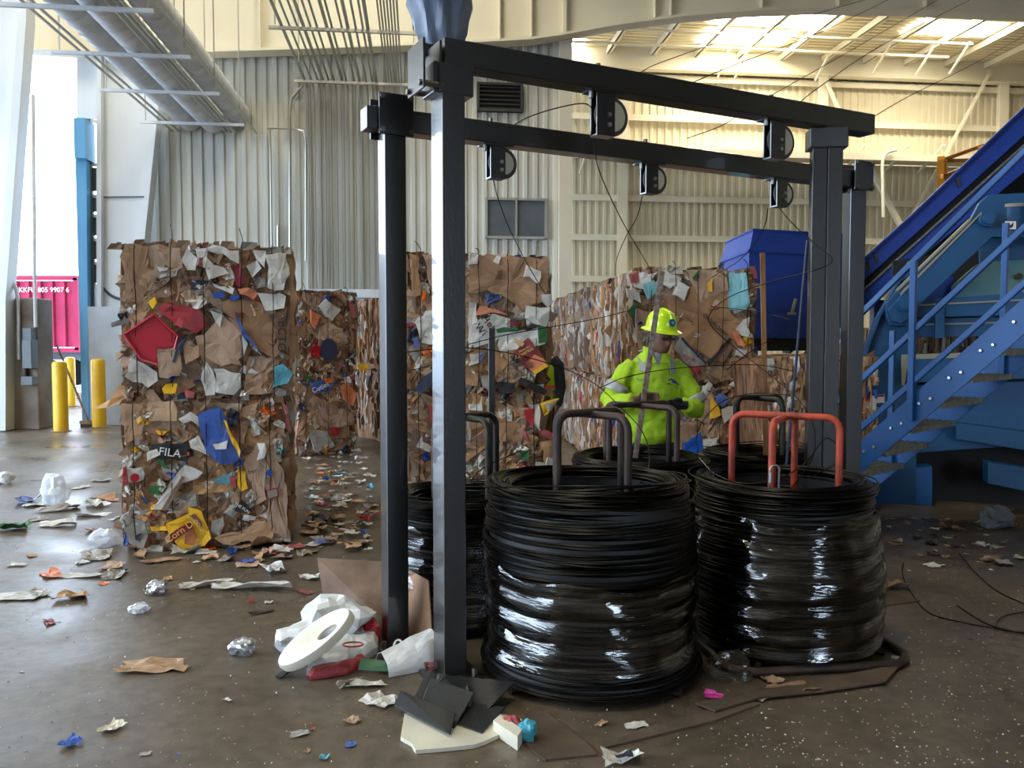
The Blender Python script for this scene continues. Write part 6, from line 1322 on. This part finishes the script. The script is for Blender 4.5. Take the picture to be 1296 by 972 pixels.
gs = thing('green_tray', 'dark green plastic strip lying on torn white paper', 'plastic strip', at_z(475, 852)); mb = MB(); P = [lift(453, 853, .02), lift(494, 855, .02), lift(495, 853, .055), lift(456, 849, .055)]; mb.prism(P, lambda p: p, lambda p: p + Vector((0, .012, .004))); fixn(mb.build('strip', M['green'], gs, world=True))
# pool of floor sheets
def floorsheet(seed, curl, amp, kind):
    r = random.Random(seed); mb = MB(); n = 7; vs = []; c = [(-.5 * r.uniform(.6, 1.05), -.5 * r.uniform(.5, 1.05)), (.5 * r.uniform(.6, 1.05), -.5 * r.uniform(.5, 1.05)), (.5 * r.uniform(.6, 1.05), .5 * r.uniform(.5, 1.05)), (-.5 * r.uniform(.6, 1.05), .5 * r.uniform(.5, 1.05))]
    ca = r.uniform(0, 6.3)
    for i in range(n):
        for j in range(n):
            s, t = i / (n - 1), j / (n - 1); x = (c[0][0] * (1 - s) + c[1][0] * s) * (1 - t) + (c[3][0] * (1 - s) + c[2][0] * s) * t; y = (c[0][1] * (1 - s) + c[1][1] * s) * (1 - t) + (c[3][1] * (1 - s) + c[2][1] * s) * t
            e = (i in (0, n - 1)) or (j in (0, n - 1)); k = .06 if e else .02; x += r.uniform(-k, k); y += r.uniform(-k, k); d = x * cos(ca) + y * sin(ca)
            vs.append([x, y, curl * d * d * 2 + amp * (nz(x * 3, y * 3, seed) + .6 * nz(x * 7, y * 7, seed + 5))])
    z0 = min(v[2] for v in vs)
    for v in vs: v[2] -= z0
    q = [(x, y, max(0, z - .012)) for x, y, z in vs]; mm = n * n
    fs = [(i * n + j, (i + 1) * n + j, (i + 1) * n + j + 1, i * n + j + 1) for i in range(n - 1) for j in range(n - 1)]
    bd = [(i, 0) for i in range(n)] + [(n - 1, j) for j in range(1, n)] + [(i, n - 1) for i in range(n - 2, -1, -1)] + [(0, j) for j in range(n - 2, 0, -1)]
    mb.add(vs, fs); vs2 = q; mb.add(vs2, [f[::-1] for f in fs]); nb = len(bd)
    for k in range(nb):
        a = bd[k][0] * n + bd[k][1]; b = bd[(k + 1) % nb][0] * n + bd[(k + 1) % nb][1]; mb.f.append((b, a, a + mm, b + mm)); mb.m.append(0)
    return mb.mesh('litter_sheet', M['white'])
FS = [floorsheet(100 + i, (.1, .35, .6, .2)[i % 4], (.12, .2, .3)[i % 3], 0) for i in range(16)]
lr = random.Random(5)
def lit(px, py, wpx, m, label, kind='paper', aspect=.6, hz=1.0, rz=None, name=None, cat=None, group=None, seed=None, z=0.0):
    p = at_z(px, py); s = wpx * p.y / F; i = lr.randrange(16) if seed is None else seed; o = bpy.data.objects.new(name or 'paper_scrap', FS[i]); COL.objects.link(o); o.location = (p.x, p.y, .002 + z); rz = lr.uniform(0, 6.3) if rz is None else rz
    o.rotation_euler = (0, 0, rz); o.scale = (s, s * aspect * 1.4, s * .55 * hz); o.material_slots[0].link = 'OBJECT'; o.material_slots[0].material = M[m]
    return tag(o, label, cat or 'litter', group)
K = dict(name='cardboard_piece', cat='cardboard')
lit(190, 845, 112, 'kraft', 'torn brown cardboard strip alone on the open floor', aspect=.32, hz=.35, rz=.05, **K)
lit(90, 757, 42, 'kraft', 'folded brown and white cardboard corner on the floor by the left edge', aspect=.8, hz=1.1, rz=.4, **K)
lit(22, 756, 60, 'white', 'flat white sheet at the left edge of the floor', aspect=.5, hz=.5, rz=.1, name='paper_sheet')
lit(72, 666, 48, 'white', 'white and blue sheet lying above the folded cardboard', aspect=.5, hz=.6, rz=.2)
lit(20, 716, 26, 'white', 'small pale slip of paper near the left edge', aspect=.4, hz=.5, rz=.05); lit(40, 704, 18, 'kraft', 'tiny brown slip beside the pale slip', aspect=.5, hz=.5, **K)
lit(62, 728, 44, 'orange', 'orange and white crumpled wrapper on the floor left of the bales', aspect=.5, hz=.8, name='wrapper', cat='wrapper'); lit(50, 752, 50, 'grey', 'thin grey twisted strip on the floor beside folded cardboard', aspect=.35, hz=.6)
lit(108, 729, 52, 'white', 'curled white paper strip below the trash at the bale corner', aspect=.35, hz=.6, rz=.1); lit(141, 718, 30, 'kraft', 'pale orange cardboard corner by the bale foot', aspect=.9, hz=.7, **K); lit(130, 739, 15, 'orange', 'small orange flake of cardboard on the floor', aspect=.6, hz=.5, **K)
lit(15, 670, 46, 'green', 'green and orange wrapper at the left edge of the floor', aspect=.6, hz=.9, rz=.2, name='wrapper', cat='wrapper'); lit(46, 658, 26, 'grey', 'grey crumpled scrap below the clear bag', aspect=.7, hz=.9)
lit(35, 637, 34, 'blue', 'shiny blue and white wrapper left of the clear bag', aspect=.7, hz=1.3, rz=.3, name='wrapper', cat='wrapper'); lit(42, 641, 26, 'white', 'white torn lining beside the blue wrapper', aspect=.6, hz=.9)
blob('plastic_bag', 'upright clear plastic bag standing on the floor left of the bales', 'bag', 70, 640, .26, .2, .30, M['clearbag'], 5, .5); blob('plastic_bag', 'white plastic bag at the far left edge of the floor', 'bag', 5, 612, .16, .14, .16, M['bag'], 6, .5)
lit(74, 646, 52, 'grey', 'grey trash lying under the clear plastic bag', aspect=.5, hz=.5); lit(127, 609, 26, 'grey', 'grey and brown scrap on the floor towards the bollards', aspect=.6, hz=1.0); lit(102, 618, 26, 'white', 'white flattened bag piece between bollards and bales', aspect=.4, hz=.7)
lit(118, 653, 42, 'white', 'flat white strip just left of the bottom bale', aspect=.3, hz=.5, rz=.05); lit(123, 640, 48, 'white', 'white torn sheet at the foot of the bottom bale', aspect=.4, hz=.7); lit(143, 634, 18, 'orange', 'orange red crumpled wrapper by the bottom bale', aspect=.8, hz=1.3, name='wrapper', cat='wrapper'); lit(130, 632, 30, 'kraft', 'brown scrap by the left foot of the bottom bale', aspect=.5, hz=.8, **K)
lit(148, 658, 16, 'bag', 'small white crumpled film at the bale corner', aspect=.8, hz=1.2); lit(120, 672, 18, 'maroon', 'dark red crumpled scrap near the bale corner', aspect=.8, hz=1.0)
blob('plastic_bag', 'clear crumpled film heaped at the left corner of the bottom bale', 'bag', 133, 692, .2, .16, .16, M['clearbag'], 15, .5); lit(120, 706, 50, 'grey', 'heap of grey paper at the left corner of the bottom bale', aspect=.6, hz=1.2); lit(104, 713, 16, 'bag', 'small white balled tissue left of the bale corner', aspect=.9, hz=1.2)
lit(145, 728, 44, 'grey', 'grey torn film at the front of the bale corner', aspect=.5, hz=.8); lit(176, 704, 40, 'kraft', 'flat brown flap at the front foot of the bottom bale', aspect=.4, hz=.5, **K); lit(205, 710, 50, 'card', 'long brown flap sticking out under the yellow wrapper bale', aspect=.35, hz=.5, **K); lit(236, 700, 36, 'white', 'white crushed paper in front of the yellow wrapper', aspect=.6, hz=1.1)
lit(212, 733, 22, 'kraft', 'small brown triangle of cardboard before the bale', aspect=.5, hz=.6, **K); lit(247, 712, 10, 'white', 'tiny white chip before the bale', aspect=.7)
lit(262, 742, 70, 'white', 'long white paper strip on the floor before the bale stack', aspect=.28, hz=.5, rz=.35); lit(240, 743, 24, 'kraft', 'pale brown cardboard chip at the end of the white strip', aspect=.8, hz=.6, **K); lit(320, 745, 105, 'white', 'longest white torn strip lying towards the leaning cardboard', aspect=.2, hz=.4, rz=.04)
lit(391, 733, 22, 'white', 'bright white paper corner beside the leaning cardboard', aspect=1.0, hz=1.4); lit(312, 716, 32, 'kraft', 'brown cardboard square in the trash before the bales', aspect=.7, hz=.9, rz=.1, **K); lit(345, 724, 46, 'bag', 'white crumpled printed bag in the trash by the bale', aspect=.6, hz=1.5, name='plastic_bag', cat='bag')
t = lit(371, 694, 28, 'red', 'red and white drink wrapper in the trash at the bale corner', aspect=.6, hz=1.2, rz=.5, name='wrapper', cat='wrapper')
lit(385, 750, 34, 'maroon', 'dark purple scrap beside the leaning cardboard', aspect=.35, hz=.4); lit(274, 690, 26, 'bag', 'white and green striped paper at the bale foot', aspect=.5, hz=.9); lit(300, 690, 36, 'white', 'white folded paper at the middle of the bale foot', aspect=.6, hz=1.1); lit(335, 690, 50, 'kraft', 'tan crushed paper at the right foot of the bale', aspect=.6, hz=1.3); lit(352, 700, 40, 'white', 'white torn label sheet near the drink wrapper', aspect=.4, hz=1.1)
blob('plastic_film', 'grey clear film ball on the floor before the bale stack', 'film', 200, 752, .12, .10, .09, M['foil'], 21, .6); lit(188, 752, 28, 'grey', 'grey scrap beside the clear film ball', aspect=.4, hz=.9); blob('plastic_cup', 'crushed pale plastic cup on the open floor', 'cup', 176, 775, .11, .09, .06, M['clearbag'], 22, .6)
blob('plastic_film', 'crumpled grey film lump on the open floor', 'film', 308, 828, .115, .10, .09, M['foil'], 23, .6); lit(318, 762, 14, 'red', 'tiny red and white scrap on the open floor', aspect=.6); lit(341, 763, 11, 'white', 'tiny white scrap on the open floor', aspect=.9, hz=1.2); lit(330, 776, 34, 'black', 'dark wispy scrap on the open floor', aspect=.3, hz=.5); lit(62, 788, 32, 'maroon', 'dark red printed slip near the left edge', aspect=.35, hz=.4)
lit(90, 943, 28, 'blue', 'bright blue crumpled wrapper at the bottom left corner', aspect=.8, hz=1.2, name='wrapper', cat='wrapper'); lit(142, 922, 38, 'foam', 'cream fluffy scrap at the bottom left', aspect=.5, hz=.6); lit(288, 887, 14, 'white', 'small white chip on the floor near the bottom', aspect=.5); lit(357, 818, 14, 'white', 'white rolled chip left of the plastic bag', aspect=.5, hz=1.0); lit(378, 930, 20, 'grey', 'grey triangular film on the floor near the bottom', aspect=1.0, hz=.5); lit(396, 924, 7, 'red', 'tiny pink chip beside the grey film', aspect=.9); lit(446, 914, 24, 'kraft', 'pale orange torn scrap on the wet floor', aspect=.6, hz=.8); lit(443, 944, 16, 'blue', 'small blue translucent chip on the wet floor', aspect=.8, hz=.8); lit(389, 952, 12, 'kraft', 'small tan chip at the bottom edge', aspect=.5); lit(410, 960, 16, 'teal', 'small teal scrap at the bottom edge', aspect=.6); lit(183, 955, 16, 'grey', 'pale chip at the bottom edge', aspect=.5)
lit(463, 868, 52, 'white', 'torn white paper strip under the green strip', aspect=.4, hz=.6, rz=.1); lit(478, 888, 48, 'white', 'white torn triangular sheet in front of the green strip', aspect=.8, hz=.7, rz=.9); lit(440, 866, 36, 'grey', 'dirty twisted white strip left of the torn sheet', aspect=.35, hz=.8)
# black moulded plastic on a cream foam sheet
fm = thing('foam_sheet', 'broken cream foam sheet under the black plastic tray', 'foam', at_z(590, 930)); mb = MB(); P = [at_z(x, y) for x, y in ((507, 938), (512, 908), (560, 900), (620, 905), (660, 915), (661, 920), (640, 931), (612, 944), (600, 948), (563, 952), (526, 955), (521, 946))]; mb.prism(P, lambda p: p + Vector((0, 0, .002)), lambda p: p + Vector((0, 0, .018))); fixn(mb.build('sheet', M['foam'], fm, world=True))
f2 = thing('foam_block', 'cream foam corner piece beside the turquoise wrapper', 'foam', at_z(645, 940)); mb = MB(); P = [at_z(x, y) for x, y in ((624, 930), (655, 951), (661, 941), (633, 922))]; mb.prism(P, lambda p: p + Vector((0, 0, .002)), lambda p: p + Vector((0, 0, .06))); fixn(mb.build('block', M['foam'], f2, world=True))
bt_ = thing('black_tray', 'broken black moulded plastic tray at the foot of the near post', 'plastic tray', at_z(570, 905))
def bp_(name, pts, th=.006):
    P = [lift(x, y, h) for x, y, h in pts]; nn = (P[1] - P[0]).cross(P[-1] - P[0]).normalized() * th; mb = MB(); mb.prism(P, lambda p: p, lambda p: p + nn); return bevel(fixn(mb.build(name, M['blackpl'], bt_, world=True)), .002)
bp_('panel', ((548, 874, .02), (612, 915, .03), (652, 886, .08), (560, 868, .05))); bp_('panel', ((545, 882, .09), (600, 905, .10), (574, 928, .02), (532, 902, .02))); bp_('side_wall', ((500, 903, .03), (570, 940, .03), (577, 922, .06), (507, 894, .07))); bp_('side_wall', ((518, 900, .02), (541, 872, .09), (548, 874, .10), (527, 905, .02))); bp_('rib', ((590, 885, .05), (597, 908, .04), (600, 908, .055), (593, 885, .065))); bp_('rib', ((566, 872, .06), (554, 888, .08), (557, 889, .09), (569, 873, .07))); bp_('panel', ((575, 922, .02), (610, 935, .02), (640, 905, .03), (600, 905, .05)))
blob('wrapper', 'turquoise crumpled wrapper beside the cream foam', 'wrapper', 668, 938, .07, .06, .085, M['teal'], 31, .5); blob('wrapper', 'dirty red and green wrapper stuffed behind the cream foam', 'wrapper', 648, 928, .09, .07, .08, M['red'], 32, .5); lit(636, 918, 30, 'grey', 'dirty grey paper behind the red wrapper', aspect=.7, hz=1.4)
lit(355, 960, 1, 'white', 'speck of white paper at the bottom edge', aspect=1)
lit(785, 962, 52, 'white', 'crumpled white and blue printed paper at the bottom edge', aspect=.7, hz=.9, rz=.2, name='printed_paper'); lit(792, 965, 26, 'navy', 'dark blue printed corner on the crumpled paper', aspect=.4, hz=1.4, rz=.5, z=.02); lit(807, 919, 34, 'white', 'torn white scrap before the nearest coil', aspect=.45, hz=.5, rz=.1); lit(761, 917, 22, 'kraft', 'pale tan scrap under the edge of the nearest coil', aspect=.4, hz=.6); lit(903, 882, 28, 'pinkp', 'bright pink plastic spoon shape between the coils', aspect=.6, hz=.9, rz=-.4, name='plastic_piece', cat='plastic'); lit(928, 890, 24, 'kraft', 'round tan cardboard scrap beside the pink plastic', aspect=.8, hz=.7, **K); lit(962, 884, 26, 'grey', 'grey white torn film beside the base of the right coil', aspect=.8, hz=.8)
blob('stretch_film_clump', 'crinkled clear stretch film bunched between the two near coils', 'film', 925, 862, .2, .12, .14, M['film'], 41, .6)
lit(976, 862, 30, 'kraft', 'brown torn flap under the right coil', aspect=.7, hz=1.2, **K); lit(1005, 876, 70, 'card2', 'dark brown cardboard sheet under the right coil', aspect=.4, hz=.5, rz=.1, **K); lit(1120, 742, 40, 'card', 'brown cardboard corner right of the right coil', aspect=.8, hz=.9, rz=.3, **K); lit(1183, 717, 26, 'white', 'bright white paper slip on the dark floor by the stair', aspect=.7, hz=.5, rz=.3); lit(1132, 833, 12, 'white', 'small red and white chip by the stand base', aspect=.8)
for poly, lb, zz in (([(768, 948), (905, 914), (962, 893), (940, 884), (890, 902), (800, 928)], 'flattened brown cardboard mat edge in front of the nearest coil', 0), ([(1090, 740), (1165, 762), (1085, 772), (1040, 770)], 'flat brown cardboard sheet sticking out behind the right coil', 0), ([(664, 905), (690, 902), (745, 945), (756, 957), (690, 964), (664, 944)], 'flat dark cardboard sheet under the foam and nearest coil', 0), ([(880, 895), (1140, 845), (1120, 868), (1040, 880), (960, 888), (905, 905)], 'brown cardboard mat beneath the right coil', .012)):
    P = [at_z(x, y) for x, y in poly]; mb = MB(); mb.prism(P, lambda p: p + Vector((0, 0, .001 + zz)), lambda p: p + Vector((0, 0, .009 + zz))); tag(fixn(mb.build('cardboard_mat', M['mat'])), lb, 'cardboard')
# trash heap between the stacks: individual scraps
zones = [(((386, 580), (476, 572), (476, 700), (392, 695)), 150, 'torn paper scrap in the litter drift between the bale stacks'), (((240, 690), (400, 684), (396, 715), (260, 712)), 34, 'torn paper scrap in the litter along the bottom bale'), (((1110, 652), (1296, 660), (1296, 720), (1130, 700)), 50, 'dusty scrap in the litter under the blue stair')]
HEAP = [('white', 5), ('grey', 4), ('kraft', 3), ('card', 3), ('card2', 2), ('red', .5), ('blue', .6), ('orange', .6), ('foil', .4), ('navy', .3), ('teal', .3)]
for zi, (q, cnt, lb) in enumerate(zones):
    for i in range(cnt):
        s, t = lr.random(), lr.random(); x = (q[0][0] * (1 - s) + q[1][0] * s) * (1 - t) + (q[3][0] * (1 - s) + q[2][0] * s) * t; y = (q[0][1] * (1 - s) + q[1][1] * s) * (1 - t) + (q[3][1] * (1 - s) + q[2][1] * s) * t
        dd = at_z(x, y).y; k = 6.5 / dd; lit(x, y, lr.uniform(8, 30) * k * (1 if zi < 2 else .7), wpick(lr, HEAP if zi < 2 else [('grey', 4), ('card2', 4), ('white', 1.5), ('black', 2)]), lb, aspect=lr.uniform(.3, .9), hz=lr.uniform(.5, 1.6), group=['litter between the stacks', 'litter along the bale', 'litter under the stair'][zi], z=(lr.uniform(0, .04) if zi == 0 else 0))
blob('rubble_lump', 'dark grey lump of debris on the floor under the stair', 'debris', 1262, 668, .28, .2, .2, M['steelgrey'], 44, .4)
# crumbs strewn over the floor
cr = random.Random(3); mb = MB()
for i in range(1900):
    if i < 1300: px, py = cr.uniform(0, 1296), 560 + 412 * cr.random() ** .8
    else: px, py = cr.uniform(900, 1296), cr.uniform(660, 972)
    p = at_z(px, py); s = cr.uniform(.0012, .0038) * (1 if cr.random() < .93 else 2.2) * min(2.2, max(.8, p.y / 4.5)); a = cr.uniform(0, 6.3); e = Vector((cos(a), sin(a), 0)) * s * cr.uniform(.8, 2.4); f = Vector((-sin(a), cos(a), 0)) * s
    z = Vector((0, 0, .001)); mb.add([p - e - f + z, p + e - f * .6 + z * 3, p + e * .7 + f + z, p - e + f * .8 + z * 5], [(0, 1, 2, 3)], cr.choices((0, 1, 2, 3, 4), (6, 3, 2, .5, .3))[0])
o = mb.build('floor_crumbs', [M['white'], M['grey'], M['kraft'], M['red'], M['blue']]); tag(o, 'tiny paper crumbs strewn all over the concrete floor', 'crumbs', kind='stuff')
